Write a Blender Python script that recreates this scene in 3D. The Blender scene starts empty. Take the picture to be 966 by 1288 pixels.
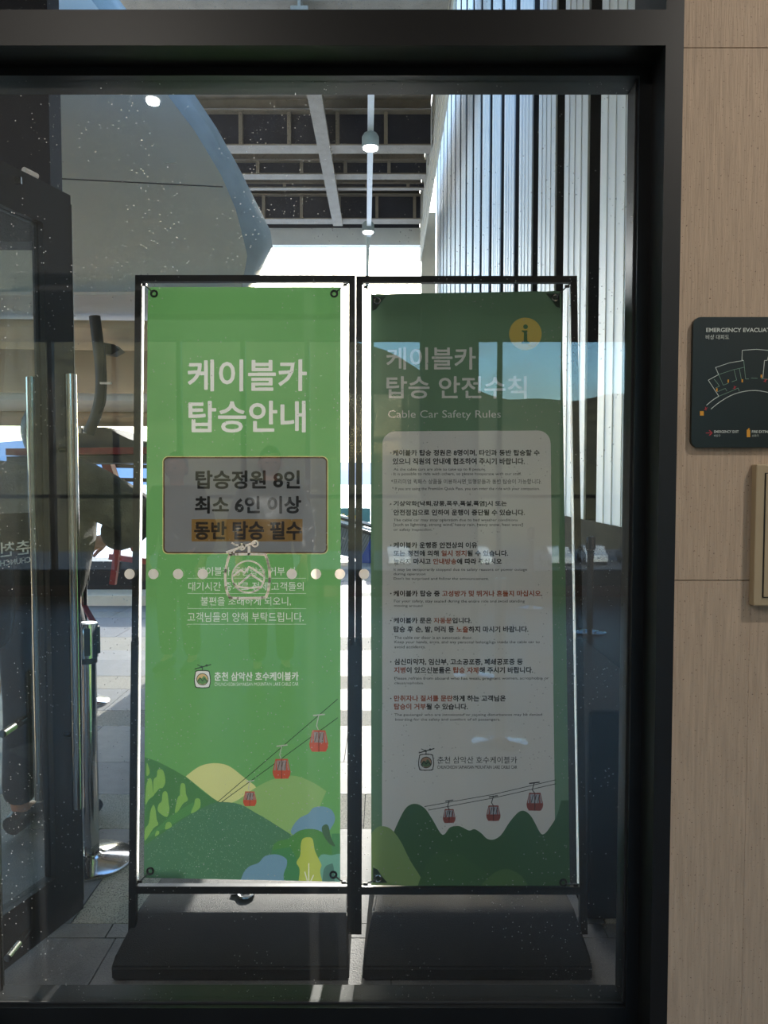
import bpy, bmesh, math, random
import numpy as np
from mathutils import Vector, Matrix
random.seed(7)
RND = random.Random(11)
sc = bpy.context.scene
C = sc.collection
# ------------------------------------------------------------------ camera
F = 930.0; CX, CY = 483.0, 644.0; EYE = 1.5; PITCH = math.radians(2.5)
cam = bpy.data.cameras.new('camera'); co = bpy.data.objects.new('camera', cam); C.objects.link(co)
cam.sensor_fit = 'VERTICAL'; cam.sensor_height = 36.0; cam.lens = F / 1288 * 36.0
cam.clip_start = .02; cam.clip_end = 20000
co.location = (0, 0, EYE); co.rotation_euler = (math.pi / 2 - PITCH, 0, 0)
sc.camera = co
# ------------------------------------------------------------------ world
SUN_EL = math.radians(15.0); SUN_AZ = math.radians(3.65)          # low sun ahead, slightly to the right
w = bpy.data.worlds.new('world'); sc.world = w; w.use_nodes = True
nt = w.node_tree; nt.nodes.clear()
def wn(t, **k):
    n = nt.nodes.new(t)
    for a, b in k.items(): setattr(n, a, b)
    return n
sky = wn('ShaderNodeTexSky', sky_type='NISHITA', sun_disc=False, sun_elevation=SUN_EL, sun_rotation=SUN_AZ,
         air_density=1.0, dust_density=.9, ozone_density=2.5)
tc = wn('ShaderNodeTexCoord'); mp = wn('ShaderNodeMapping'); mp.inputs['Scale'].default_value = (1.2, 1.2, 4.5)
nz = wn('ShaderNodeTexNoise'); nz.inputs['Scale'].default_value = 2.2; nz.inputs['Detail'].default_value = 8; nz.inputs['Roughness'].default_value = .55
rp = wn('ShaderNodeValToRGB'); rp.color_ramp.elements[0].position = .55; rp.color_ramp.elements[1].position = .75
mx = wn('ShaderNodeMixRGB'); mx.inputs['Color2'].default_value = (2.6, 2.75, 3.0, 1)
bg = wn('ShaderNodeBackground'); bg.inputs['Strength'].default_value = .62
wo = wn('ShaderNodeOutputWorld')
L = nt.links.new
L(tc.outputs['Generated'], mp.inputs['Vector']); L(mp.outputs['Vector'], nz.inputs['Vector']); L(nz.outputs['Fac'], rp.inputs['Fac'])
L(rp.outputs['Color'], mx.inputs['Fac']); hs_ = wn('ShaderNodeHueSaturation'); hs_.inputs['Saturation'].default_value = 1.12; L(sky.outputs['Color'], hs_.inputs['Color']); L(hs_.outputs[0], mx.inputs['Color1']); L(mx.outputs['Color'], bg.inputs['Color']); L(bg.outputs[0], wo.inputs[0])
# ------------------------------------------------------------------ sun
sl = bpy.data.lights.new('sun', 'SUN'); sl.energy = 6.5; sl.angle = math.radians(.6); sl.color = (1, .95, .87)
so = bpy.data.objects.new('sun', sl); C.objects.link(so)
sd = Vector((math.sin(SUN_AZ) * math.cos(SUN_EL), math.cos(SUN_AZ) * math.cos(SUN_EL), math.sin(SUN_EL)))
so.rotation_euler = sd.to_track_quat('Z', 'Y').to_euler(); so.location = sd * 30
# ------------------------------------------------------------------ view
sc.view_settings.view_transform = 'Standard'; sc.view_settings.look = 'None'
sc.view_settings.gamma = 1; sc.view_settings.use_curve_mapping = False
sc.view_settings.exposure = 0.5
sc.cycles.max_bounces = 12; sc.cycles.transparent_max_bounces = 24
sc.cycles.transmission_bounces = 8; sc.cycles.diffuse_bounces = 5; sc.cycles.glossy_bounces = 5
sc.cycles.sample_clamp_indirect = 6

# ------------------------------------------------------------------ helpers
sp_, cp_ = math.sin(PITCH), math.cos(PITCH)
def ray(x, y):
    dx = (x - CX) / F; dy = (CY - y) / F
    return Vector((dx, cp_ + dy * sp_, -sp_ + dy * cp_))
def at(x, y, Y):
    d = ray(x, y); return Vector((0, 0, EYE)) + d * (Y / d.y)
def at_plane(x, y, P, N):
    d = ray(x, y); O = Vector((0, 0, EYE)); return O + d * ((P - O).dot(N) / d.dot(N))
def at_floor(x, y, z=0.0):
    d = ray(x, y); return Vector((0, 0, EYE)) + d * ((z - EYE) / d.z)
def srgb(r, g, b):
    f = lambda c: (c / 255 / 12.92) if c / 255 <= .04045 else ((c / 255 + .055) / 1.055) ** 2.4
    return (f(r), f(g), f(b))

class MB:
    def __init__(s): s.bm = bmesh.new()
    def face(s, pts):
        vs = [s.bm.verts.new(p) for p in pts]; return s.bm.faces.new(vs)
    def box(s, x0, x1, y0, y1, z0, z1, bev=0):
        p = [(x, y, z) for z in (z0, z1) for y in (y0, y1) for x in (x0, x1)]
        v = [s.bm.verts.new(q) for q in p]
        fs = [s.bm.faces.new([v[i] for i in f]) for f in ((0,2,3,1),(4,5,7,6),(0,1,5,4),(2,6,7,3),(0,4,6,2),(1,3,7,5))]
        if bev:
            es = {e for f in fs for e in f.edges}
            bmesh.ops.bevel(s.bm, geom=list(es), offset=bev, segments=2, affect='EDGES', profile=.6)
        return s
    def hexa(s, a, b):          # two quads (4 pts each) joined
        va = [s.bm.verts.new(p) for p in a]; vb = [s.bm.verts.new(p) for p in b]
        s.bm.faces.new(va[::-1]); s.bm.faces.new(vb)
        for i in range(4): s.bm.faces.new((va[i], va[(i+1) % 4], vb[(i+1) % 4], vb[i]))
        return s
    def bar(s, p, q, wd, dp=None, up=(0, 0, 1)):
        p, q = Vector(p), Vector(q); dp = dp or wd; d = (q - p).normalized()
        u = Vector(up)
        if abs(d.dot(u)) > .98: u = Vector((0, 1, 0))
        a = d.cross(u).normalized() * wd / 2; b = a.cross(d).normalized() * dp / 2
        c = [(-1,-1), (1,-1), (1,1), (-1,1)]
        return s.hexa([p + a*i + b*j for i, j in c], [q + a*i + b*j for i, j in c])
    def tube(s, pts, r, n=12, cap=True, radii=None):
        pts = [Vector(p) for p in pts]; rings = []
        prev = None
        for i, p in enumerate(pts):
            d = (pts[min(i+1, len(pts)-1)] - pts[max(i-1, 0)]).normalized()
            if prev is None:
                u = Vector((0, 0, 1)) if abs(d.z) < .9 else Vector((1, 0, 0))
                a = d.cross(u).normalized()
            else:
                a = (prev - d * prev.dot(d)).normalized()
            prev = a; b = d.cross(a)
            rr = radii[i] if radii else r
            rings.append([s.bm.verts.new(p + (a*math.cos(2*math.pi*k/n) + b*math.sin(2*math.pi*k/n)) * rr) for k in range(n)])
        for i in range(len(rings)-1):
            for k in range(n): s.bm.faces.new((rings[i][k], rings[i][(k+1) % n], rings[i+1][(k+1) % n], rings[i+1][k]))
        if cap: s.bm.faces.new(rings[0][::-1]); s.bm.faces.new(rings[-1])
        return s
    def lathe(s, c, prof, n=32, axis='Z'):
        c = Vector(c); rings = []
        for r, h in prof:
            row = []
            for k in range(n):
                a = 2*math.pi*k/n; u, v = r*math.cos(a), r*math.sin(a)
                row.append(s.bm.verts.new(c + (Vector((u, v, h)) if axis == 'Z' else Vector((u, h, v)))))
            rings.append(row)
        for i in range(len(rings)-1):
            for k in range(n): s.bm.faces.new((rings[i][k], rings[i][(k+1) % n], rings[i+1][(k+1) % n], rings[i+1][k]))
        s.bm.faces.new(rings[0][::-1]); s.bm.faces.new(rings[-1])
        return s
    def prism(s, pts, vec):     # polygon extruded by a vector
        vec = Vector(vec); a = [s.bm.verts.new(p) for p in pts]; b = [s.bm.verts.new(Vector(p) + vec) for p in pts]
        n = len(pts); s.bm.faces.new(a[::-1]); s.bm.faces.new(b)
        for i in range(n): s.bm.faces.new((a[i], a[(i+1) % n], b[(i+1) % n], b[i]))
        return s
    def torus(s, c, R, r, nrm=(0, 1, 0), n=24, m=8):
        q = Vector(nrm).to_track_quat('Z', 'Y').to_matrix(); c = Vector(c); rings = []
        for i in range(n):
            a = 2*math.pi*i/n
            rings.append([s.bm.verts.new(c + q @ Vector(((R + r*math.cos(2*math.pi*j/m))*math.cos(a), (R + r*math.cos(2*math.pi*j/m))*math.sin(a), r*math.sin(2*math.pi*j/m)))) for j in range(m)])
        for i in range(n):
            for j in range(m): s.bm.faces.new((rings[i][j], rings[(i+1) % n][j], rings[(i+1) % n][(j+1) % m], rings[i][(j+1) % m]))
        return s
    def build(s, name, mat, parent=None, smooth=False, **props):
        bmesh.ops.recalc_face_normals(s.bm, faces=s.bm.faces)
        me = bpy.data.meshes.new(name); s.bm.to_mesh(me); s.bm.free()
        if smooth:
            me.shade_smooth()
            try: me.set_sharp_from_angle(angle=math.radians(40))
            except Exception: pass
        me.materials.append(mat)
        o = bpy.data.objects.new(name, me); C.objects.link(o)
        if parent:
            o.parent = parent
            if parent.type == 'EMPTY' or parent.location.length or True:
                bpy_inv = Matrix.Translation(-wloc(parent)); o.matrix_parent_inverse = bpy_inv
        for k, v in props.items(): o[k] = v
        return o
def wloc(o):
    v = Vector(o.location)
    return v
def link(o, parent=None, **props):
    C.objects.link(o)
    if parent: o.parent = parent; o.matrix_parent_inverse = Matrix.Translation(-wloc(parent))
    for k, v in props.items(): o[k] = v
    return o
def thing(name, label, cat, loc=(0, 0, 0), group=None):
    o = bpy.data.objects.new(name, None); C.objects.link(o); o.location = loc; o.empty_display_size = .1
    o['label'] = label; o['category'] = cat
    if group: o['group'] = group
    return o
def setting(name):
    o = bpy.data.objects.new(name, None); C.objects.link(o); o['kind'] = 'structure'; o.empty_display_size = .1
    return o

# ------------------------------------------------------------------ materials
def mat(name, col, rough=.6, metal=0, var=.0, vscale=20, bump=0, bscale=60, spec=.5, stretch=(1, 1, 1), detail=6, speck=None):
    m = bpy.data.materials.new(name); m.use_nodes = True; t = m.node_tree; b = t.nodes['Principled BSDF']
    b.inputs['Base Color'].default_value = (*col, 1); b.inputs['Roughness'].default_value = rough
    b.inputs['Metallic'].default_value = metal; b.inputs['Specular IOR Level'].default_value = spec
    tcn = t.nodes.new('ShaderNodeTexCoord'); mpn = t.nodes.new('ShaderNodeMapping'); mpn.inputs['Scale'].default_value = stretch
    t.links.new(tcn.outputs['Object'], mpn.inputs['Vector'])
    col_out = None
    if var:
        n = t.nodes.new('ShaderNodeTexNoise'); n.inputs['Scale'].default_value = vscale; n.inputs['Detail'].default_value = detail
        t.links.new(mpn.outputs[0], n.inputs['Vector'])
        r = t.nodes.new('ShaderNodeValToRGB')
        r.color_ramp.elements[0].position = .3; r.color_ramp.elements[1].position = .7
        r.color_ramp.elements[0].color = (*[max(0, c*(1-var)) for c in col], 1); r.color_ramp.elements[1].color = (*[min(1, c*(1+var)) for c in col], 1)
        t.links.new(n.outputs['Fac'], r.inputs['Fac']); col_out = r.outputs['Color']
    if speck:
        scol, sscale, amt = speck
        n2 = t.nodes.new('ShaderNodeTexNoise'); n2.inputs['Scale'].default_value = sscale; n2.inputs['Detail'].default_value = 2
        t.links.new(tcn.outputs['Object'], n2.inputs['Vector'])
        r2 = t.nodes.new('ShaderNodeValToRGB'); r2.color_ramp.elements[0].position = amt; r2.color_ramp.elements[1].position = amt + .03
        r2.color_ramp.elements[0].color = (0, 0, 0, 1); r2.color_ramp.elements[1].color = (1, 1, 1, 1)
        t.links.new(n2.outputs['Fac'], r2.inputs['Fac'])
        mm = t.nodes.new('ShaderNodeMixRGB'); t.links.new(r2.outputs['Color'], mm.inputs['Fac'])
        mm.inputs['Color2'].default_value = (*scol, 1)
        if col_out: t.links.new(col_out, mm.inputs['Color1'])
        else: mm.inputs['Color1'].default_value = (*col, 1)
        col_out = mm.outputs['Color']
    if col_out: t.links.new(col_out, b.inputs['Base Color'])
    if bump:
        n = t.nodes.new('ShaderNodeTexNoise'); n.inputs['Scale'].default_value = bscale; n.inputs['Detail'].default_value = 4
        t.links.new(mpn.outputs[0], n.inputs['Vector'])
        bn = t.nodes.new('ShaderNodeBump'); bn.inputs['Strength'].default_value = bump; bn.inputs['Distance'].default_value = .01
        t.links.new(n.outputs['Fac'], bn.inputs['Height']); t.links.new(bn.outputs[0], b.inputs['Normal'])
    return m
def emit(name, col, s):
    m = bpy.data.materials.new(name); m.use_nodes = True; t = m.node_tree; b = t.nodes['Principled BSDF']
    b.inputs['Emission Color'].default_value = (*col, 1); b.inputs['Emission Strength'].default_value = s; b.inputs['Base Color'].default_value = (*col, 1)
    return m
def glass_mat(name, tint=(.97, .985, .98), base=.05, dirt=0.0):
    m = bpy.data.materials.new(name); m.use_nodes = True; t = m.node_tree; t.nodes.clear()
    tr = t.nodes.new('ShaderNodeBsdfTransparent'); tr.inputs[0].default_value = (*tint, 1)
    gl = t.nodes.new('ShaderNodeBsdfGlossy'); gl.inputs['Roughness'].default_value = 0.0; gl.inputs['Color'].default_value = (1, 1, 1, 1)
    lw = t.nodes.new('ShaderNodeLayerWeight'); lw.inputs['Blend'].default_value = .5
    pw = t.nodes.new('ShaderNodeMath'); pw.operation = 'POWER'; pw.inputs[1].default_value = 5
    ma = t.nodes.new('ShaderNodeMath'); ma.operation = 'MULTIPLY_ADD'; ma.inputs[1].default_value = .9; ma.inputs[2].default_value = base
    mix = t.nodes.new('ShaderNodeMixShader'); out = t.nodes.new('ShaderNodeOutputMaterial')
    t.links.new(lw.outputs['Facing'], pw.inputs[0]); t.links.new(pw.outputs[0], ma.inputs[0]); t.links.new(ma.outputs[0], mix.inputs[0])
    t.links.new(tr.outputs[0], mix.inputs[1]); t.links.new(gl.outputs[0], mix.inputs[2])
    last = mix
    if dirt:
        tcn = t.nodes.new('ShaderNodeTexCoord')
        v = t.nodes.new('ShaderNodeTexVoronoi'); v.inputs['Scale'].default_value = 75; v.inputs['Randomness'].default_value = 1
        lt = t.nodes.new('ShaderNodeMath'); lt.operation = 'LESS_THAN'; lt.inputs[1].default_value = .10
        n = t.nodes.new('ShaderNodeTexNoise'); n.inputs['Scale'].default_value = 6; n.inputs['Detail'].default_value = 5
        g = t.nodes.new('ShaderNodeMath'); g.operation = 'GREATER_THAN'; g.inputs[1].default_value = .5
        mu = t.nodes.new('ShaderNodeMath'); mu.operation = 'MULTIPLY'; m2 = t.nodes.new('ShaderNodeMath'); m2.operation = 'MULTIPLY_ADD'; m2.inputs[1].default_value = dirt; m2.inputs[2].default_value = .006
        t.links.new(tcn.outputs['Object'], v.inputs['Vector']); t.links.new(tcn.outputs['Object'], n.inputs['Vector'])
        t.links.new(v.outputs['Distance'], lt.inputs[0]); t.links.new(n.outputs['Fac'], g.inputs[0])
        t.links.new(lt.outputs[0], mu.inputs[0]); t.links.new(g.outputs[0], mu.inputs[1]); t.links.new(mu.outputs[0], m2.inputs[0])
        df = t.nodes.new('ShaderNodeBsdfDiffuse'); df.inputs[0].default_value = (.8, .8, .8, 1)
        tl = t.nodes.new('ShaderNodeBsdfTranslucent'); tl.inputs[0].default_value = (.8, .8, .8, 1)
        ad = t.nodes.new('ShaderNodeMixShader'); t.links.new(df.outputs[0], ad.inputs[1]); t.links.new(tl.outputs[0], ad.inputs[2])
        mix2 = t.nodes.new('ShaderNodeMixShader'); t.links.new(m2.outputs[0], mix2.inputs[0]); t.links.new(mix.outputs[0], mix2.inputs[1]); t.links.new(ad.outputs[0], mix2.inputs[2])
        last = mix2
    t.links.new(last.outputs[0], out.inputs[0])
    return m
M = dict(
    frame=mat('black_aluminium', srgb(17, 17, 18), .45, 0, .12, 30),
    sash=mat('dark_steel_sash', srgb(30, 32, 34), .35, .2, .15, 8),
    black=mat('black_powdercoat', srgb(15, 15, 17), .42, 0, .2, 40),
    navy=mat('navy_panel_and_web_shade', srgb(48, 50, 64), .6, 0, .15, 4, speck=(srgb(150, 150, 145), 60, .70)),
    steelb=mat('beige_steel', srgb(160, 148, 132), .7, 0, .12, 6, speck=(srgb(90, 80, 70), 70, .66)),
    deck=mat('roof_deck', srgb(150, 138, 122), .75, 0, .15, 5),
    cream=mat('cream_siding', srgb(226, 214, 190), .6, 0, .06, 6),
    white=mat('white_enamel', srgb(236, 236, 232), .45, 0, .04, 5),
    fin=mat('white_aluminium_fin', srgb(240, 240, 238), .5, 0, .04, 3, stretch=(8, 8, .15)),
    dark=mat('backing_and_fin_shade', srgb(22, 23, 27), .6, 0, .1, 5),
    plinth=mat('dark_plinth', srgb(22, 23, 26), .9, 0, .15, 6, spec=.1),
    hull=mat('grey_green_shell', srgb(236, 238, 228), .42, 0, .03, 2.2),
    rim=mat('grey_shell_rim', srgb(160, 170, 167), .4, 0, .12, 9),
    chrome=mat('polished_steel', (.62, .62, .61), .12, 1, .05, 30, stretch=(1, 1, .05)),
    mirror=mat('mirror_steel', (.9, .9, .9), .05, 1),
    satin=mat('satin_steel', (.5, .5, .48), .25, 1, .05, 30),
    tank=mat('black_plastic_tank', srgb(40, 40, 42), .55, 0, .1, 60, bump=.5, bscale=400, spec=.22),
    red=mat('dark_red_steel', srgb(120, 34, 38), .5, 0, .2, 20),
    rubber=mat('black_rubber', srgb(44, 44, 46), .7, 0, .15, 40),
    machine=mat('grey_machine_cover', srgb(74, 74, 72), .6, 0, .15, 10),
    stone_d=mat('dark_granite', srgb(98, 98, 100), .62, 0, .12, 14, bump=.3, bscale=160, speck=(srgb(72, 72, 74), 300, .6)),
    stone_m=mat('grey_granite', srgb(118, 116, 114), .62, 0, .1, 14, bump=.3, bscale=160, speck=(srgb(96, 95, 95), 300, .6)),
    stone_l=mat('flamed_granite', srgb(158, 154, 144), .8, 0, .12, 60, bump=.8, bscale=240, speck=(srgb(92, 90, 84), 190, .57)),
    joint=mat('joint_mortar', srgb(60, 60, 60), .9),
    floor_in=mat('interior_floor_tile', srgb(70, 70, 73), .35, 0, .12, 5),
    ceil_in=mat('black_ceiling', srgb(30, 30, 32), .8),
    wall_in=mat('striated_wall_panel', srgb(188, 166, 144), .7, 0, .14, 60, bump=.35, bscale=130, stretch=(2.2, 1, .12), speck=(srgb(120, 100, 86), 210, .665)),
    seam=mat('panel_seam', srgb(190, 178, 160), .8),
    board=mat('dark_green_board', srgb(15, 29, 27), .35, 0, .08, 30),
    boxcream=mat('cream_box', srgb(176, 158, 128), .5, 0, .05, 10),
    sticker=mat('grey_sticker_vinyl', srgb(178, 172, 168), .6, 0, .03, 30),
    skin=mat('skin', srgb(196, 142, 118), .5, 0, .08, 12),
    hair=mat('black_hair', srgb(26, 23, 23), .45, 0, .3, 60, stretch=(6, 6, 1)),
    hoodie=mat('charcoal_jacket_cloth', srgb(52, 53, 56), .85, 0, .18, 40, bump=.4, bscale=120),
    padded=mat('navy_padded_nylon', srgb(40, 44, 52), .38, 0, .15, 8, bump=1.0, bscale=14),
    trousers=mat('dark_trouser_cloth', srgb(38, 38, 43), .85, 0, .15, 30),
    shoe=mat('black_shoe', srgb(22, 22, 24), .5),
    eye=mat('eye_dark', srgb(20, 16, 14), .2), lips=mat('lips', srgb(150, 84, 78), .5),
    teal=mat('teal_banner', srgb(52, 124, 128), .6), yellow=mat('yellow_print', srgb(236, 206, 84), .6),
    ribbed=mat('grey_ribbed_rubber', srgb(104, 112, 112), .6), blue=mat('blue_tarpaulin', srgb(28, 62, 140), .5, 0, .15, 5),
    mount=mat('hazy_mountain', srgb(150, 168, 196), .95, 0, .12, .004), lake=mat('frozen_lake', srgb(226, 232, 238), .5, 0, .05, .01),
    hill=mat('winter_hill', srgb(92, 84, 60), .95, 0, .45, .35, detail=10), asphalt=mat('asphalt', srgb(120, 120, 122), .85, 0, .1, .6),
    carw=mat('white_car_paint', srgb(228, 228, 228), .25), card=mat('dark_car_paint', srgb(40, 42, 48), .2), carr=mat('silver_car_paint', srgb(150, 154, 160), .25, .4),
    carglass=mat('car_window_glass', srgb(18, 22, 28), .08), tyre=mat('tyre', srgb(18, 18, 18), .8),
    brown=mat('red_brown_skirting', srgb(92, 44, 36), .5), cord=mat('grey_cord', srgb(70, 72, 72), .7), plas=mat('black_plastic', srgb(20, 20, 20), .4),
    pillar=mat('grey_plaster', srgb(70, 70, 74), .8), beltred=mat('red_belt', srgb(120, 26, 32), .7), bluesign=mat('blue_sign', srgb(36, 60, 120), .5),
)
def vinyl(name, col, kt):
    m = mat(name, col, .6, 0, .03, 30); t = m.node_tree; out = [n for n in t.nodes if n.type == 'OUTPUT_MATERIAL'][0]
    tr = t.nodes.new('ShaderNodeBsdfTranslucent'); tr.inputs[0].default_value = (*[c*kt for c in col], 1)
    ad = t.nodes.new('ShaderNodeAddShader'); t.links.new(t.nodes['Principled BSDF'].outputs[0], ad.inputs[0]); t.links.new(tr.outputs[0], ad.inputs[1]); t.links.new(ad.outputs[0], out.inputs[0]); return m
M['sticker'] = vinyl('grey_sticker_vinyl', srgb(232, 226, 220), .5)
M['glass'] = glass_mat('window_glass', base=.052, dirt=.32)
M['glass2'] = glass_mat('door_glass', (.80, .85, .84), base=.04)
M['lamp'] = emit('lamp_diffuser', (1, .98, .94), 25)
M['lamp_in'] = emit('downlight_diffuser', (1, .98, .94), 14)

# ================================================================== SETTING
GY = 1.70                                            # glass
FY, SY = 1.60, 1.68                                  # outer frame face, sash face
XR_WALL = .632; XF = .594; XS = .567
z_beam_top = at(483, 12, FY).z; z_beam_bot = at(483, 57, FY).z
z_sash_bot = at(483, 95, SY).z; z_sill = at(483, 1268, SY).z
XL = -.96                                            # left jamb, outside the view
win = MB()
win.box(XF, XR_WALL, FY, 1.80, -.02, 3.6); win.box(XL - .05, XL, FY, 1.80, -.02, 3.6)
win.box(XL, XF, FY, 1.80, z_beam_bot, z_beam_top)
win.box(XL, XF, FY, 1.80, -.02, z_sill - .06)
win.box(XL, XF, FY, 1.80, 3.5, 3.6)
window = win.build('window_1', M['frame'], kind='structure')
s = MB()
s.box(XS, XF, SY, 1.76, z_sill - .06, z_beam_bot); s.box(XL, XL + .03, SY, 1.76, z_sill - .06, z_beam_bot)
s.box(XL + .03, XS, SY, 1.76, z_sash_bot, z_beam_bot)
s.box(XL + .03, XS, SY, 1.76, z_sill - .06, z_sill)
s.build('sash', M['sash'], window)
MB().box(XL + .03, XS, GY, GY + .008, z_sill, z_sash_bot).build('glass_pane', M['glass'], window)
MB().box(XL, XF, GY, GY + .008, z_beam_top, 3.5).build('glass_pane', M['glass'], window)
g = MB(); g.box(XL + .03, XS, 1.695, 1.699, z_sill, z_sill + .004); g.box(XS - .004, XS, 1.695, 1.699, z_sill, z_sash_bot)
g.build('gasket', M['rubber'], window)
# interior wall to the right of the window: three panels with fine seams
wf = setting('wall_front')
zs1 = at(900, 60, FY).z; zs2 = at(900, 730, FY).z
MB().box(XR_WALL, 4.2, FY + .012, 1.8, -.02, 3.62).build('backing', M['seam'], wf)
for a, b in ((-.02, zs2 - .001), (zs2 + .001, zs1 - .001), (zs1 + .001, 3.6)):
    if a < 0:
        xs = at(944, 740, FY).x
        MB().box(XR_WALL, xs - .0003, FY, FY + .012, a, b).build('panel', M['wall_in'], wf)
        MB().box(xs + .0003, 4.2, FY, FY + .012, a, b).build('panel', M['wall_in'], wf)
    else: MB().box(XR_WALL, 4.2, FY, FY + .012, a, b).build('panel', M['wall_in'], wf)
MB().box(-6.0, -2.35, FY, 1.8, -.02, 3.62).build('panel', M['wall_in'], wf)
MB().box(-2.35, XL - .05, FY, 1.8, 2.55, 3.62).build('panel', M['frame'], wf)
# hall behind the camera
MB().box(-6, 4.2, -6.2, 1.8, -.12, 0).build('floor', M['floor_in'], kind='structure')
MB().box(-6, 4.2, -6.2, 1.8, 3.6, 3.7).build('ceiling', M['ceil_in'], kind='structure')
MB().box(4.2, 4.3, -6.2, 1.8, 0, 3.6).build('wall_right', M['wall_in'], kind='structure')
MB().box(-6.1, -6, -6.2, 1.8, 0, 3.6).build('wall_left', M['wall_in'], kind='structure')
MB().box(-6, 4.2, 1.78, 4.5, 4.6, 4.75).build('shade_soffit', M['deck'], kind='structure')  # unseen overhang added to darken the near paving and banner fronts
MB().box(-6, 4.2, 1.68, 1.8, 3.7, 4.75).build('wall_upper', M['frame'], kind='structure')
wb = setting('wall_back')
zh = 3.27
MB().box(-6, 4.2, -6.2, -6.05, zh, 3.6).build('lintel', M['pillar'], wb)
MB().box(-6, 4.2, -6.2, -6.05, 0, .33).build('sill_wall', M['plinth'], wb)
for i in range(13):
    x = -5.9 + .82 * i
    MB().box(x - .03, x + .03, -6.16, -6.08, .33, zh).build('mullion', M['black'], wb)
MB().box(-6, 4.2, -6.15, -6.09, 1.26, 1.31).build('transom', M['black'], wb)
MB().box(-6, 4.2, -6.125, -6.117, .33, zh).build('glass_pane', M['glass2'], wb)
MB().box(.45, 1.12, -6.0, -5.4, 0, 3.6).build('pillar', M['pillar'], wb)
MB().box(-6, 4.2, -6.05, -6.03, 0, .14).build('baseboard_back', M['brown'], kind='structure')

# ---- outdoor paving: granite stones, one part each near the window
pav = MB().box(-9, 1.9, 1.8, 14.2, -.3, -.012).build('floor_outdoor', M['joint'], kind='structure')
rows = [1.81, 2.36, 2.44, 3.12, 3.47, 3.87, 4.45, 4.75, 5.25, 5.6, 6.1, 6.45, 7.0, 7.4, 8.0]
rmat = ['d', 'd', 'x', 'l', 'd', 'm', 'l', 'm', 'l', 'm', 'm', 'l', 'd', 'm']
for i in range(len(rows) - 1):
    y0, y1 = rows[i], rows[i+1]; x = -3.4 + RND.uniform(-.3, .3)
    # stones of the mixed row are cut where the photo shows its joint
    cuts = [-3.4, -2.5, -1.75, -1.06, -.62, .18, .75, 1.0] if rmat[i] == 'x' else None
    k = 0
    while x < 1.0:
        nx = cuts[k+1] if cuts and k + 1 < len(cuts) else min(1.0, x + RND.choice((.6, .75, .9)))
        if cuts: x = cuts[k]
        mm = {'d': 'stone_d', 'm': 'stone_m', 'l': 'stone_l'}.get(rmat[i])
        if rmat[i] == 'x': mm = 'stone_l' if k in (3, 6) else 'stone_d'
        elif rmat[i] == 'm' and RND.random() < .3: mm = 'stone_d'
        elif rmat[i] == 'l' and RND.random() < .2: mm = 'stone_m'
        dz = RND.uniform(-.001, .0)
        MB().box(x + .002, nx - .002, y0 + .002, y1 - .002, -.02, dz).build('paving_stone', M[mm], pav)
        x = nx; k += 1
        if cuts and k + 1 >= len(cuts): break
far = {'stone_d': MB(), 'stone_m': MB(), 'stone_l': MB()}
y = 8.0; i = 0
while y < 14.2:
    d = (.35, .5, .6)[i % 3]; x = -9
    while x < 1.0:
        nx = min(1.0, x + RND.choice((.6, .9, 1.2))); far[('stone_l', 'stone_m', 'stone_d')[i % 3] if RND.random() < .75 else 'stone_m'].box(x + .004, nx - .004, y + .004, min(14.2, y + d) - .004, -.02, -.001); x = nx
    y += d; i += 1
y = 1.81
while y < 8.0:
    x = -9
    while x < -3.75:
        nx = min(-3.72, x + .9); far['stone_m'].box(x + .004, nx - .004, y, y + .44, -.02, -.001); x = nx
    y += .45
for k, v in far.items(): v.build('distant_paving', M[k], pav, kind='stuff')

# ---- right hand outdoor wall: white fins on dark backing above a dark plinth
XW = 1.0
wo_ = setting('wall_outdoor')
MB().box(XW + .11, XW + .3, 1.8, 14.6, 1.3, 9.5).build('backing', M['dark'], wo_)
MB().box(XW, XW + .3, 1.8, 14.6, -.1, 1.3).build('plinth', M['plinth'], wo_)
Y0 = 2.32
finm = None
for i in range(18):
    ya = Y0 + .70 * i
    b = MB(); b.box(XW + .004, XW + .016, ya, ya + .48, 1.3, 9.4, .003)
    MB().box(XW + .016, XW + .11, ya + .004, ya + .476, 1.3, 9.39).build('fin_side_shade', M['dark'], wo_)  # dark core carries the shade of the fin's camera-facing side
    for q in (.11, .24, .36): b.box(XW, XW + .006, ya + q, ya + q + .012, 1.3, 9.4)
    if finm is None:
        o = b.build('fin', M['fin'], wo_); finm = o.data; base = ya
    else:
        b.bm.free(); o = bpy.data.objects.new('fin', finm); link(o, wo_); o.location = (0, ya - base, 0)
# ---- outdoor canopy
cl = setting('ceiling_outdoor')
H0 = EYE + 4.7
XE = .66
MB().box(-12, XE, 7.3, 14.0, H0 + .62, H0 + .72).build('deck', M['deck'], cl)
for k, yy in enumerate(np.arange(7.3, 14, .55)):
    MB().box(-12, XE, yy, yy + .06, H0 + .50, H0 + .62).build('purlin', M['steelb'], cl)
def ibeam(Yc, zb, hw, fl=.26):
    MB().box(-12, XE - .02, Yc - .03, Yc + .03, zb + .02, zb + hw).build('beam_web', M['navy'], cl)  # shade of the backlit web put into its navy colour
    MB().box(-12, XE - .02, Yc - fl/2, Yc + fl/2, zb, zb + .02).build('beam_flange', M['steelb'], cl)
    for k in range(12):
        x = -7 + k * .66 + (Yc % .5)
        MB().box(x, x + .05, Yc - fl/2 + .01, Yc - .03, zb + .02, zb + hw * .98).build('beam_stiffener', M['steelb'], cl)
    MB().box(-12, XE - .02, Yc - fl/2, Yc + fl/2, zb + hw, zb + hw + .02).build('beam_flange', M['steelb'], cl)
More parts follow.
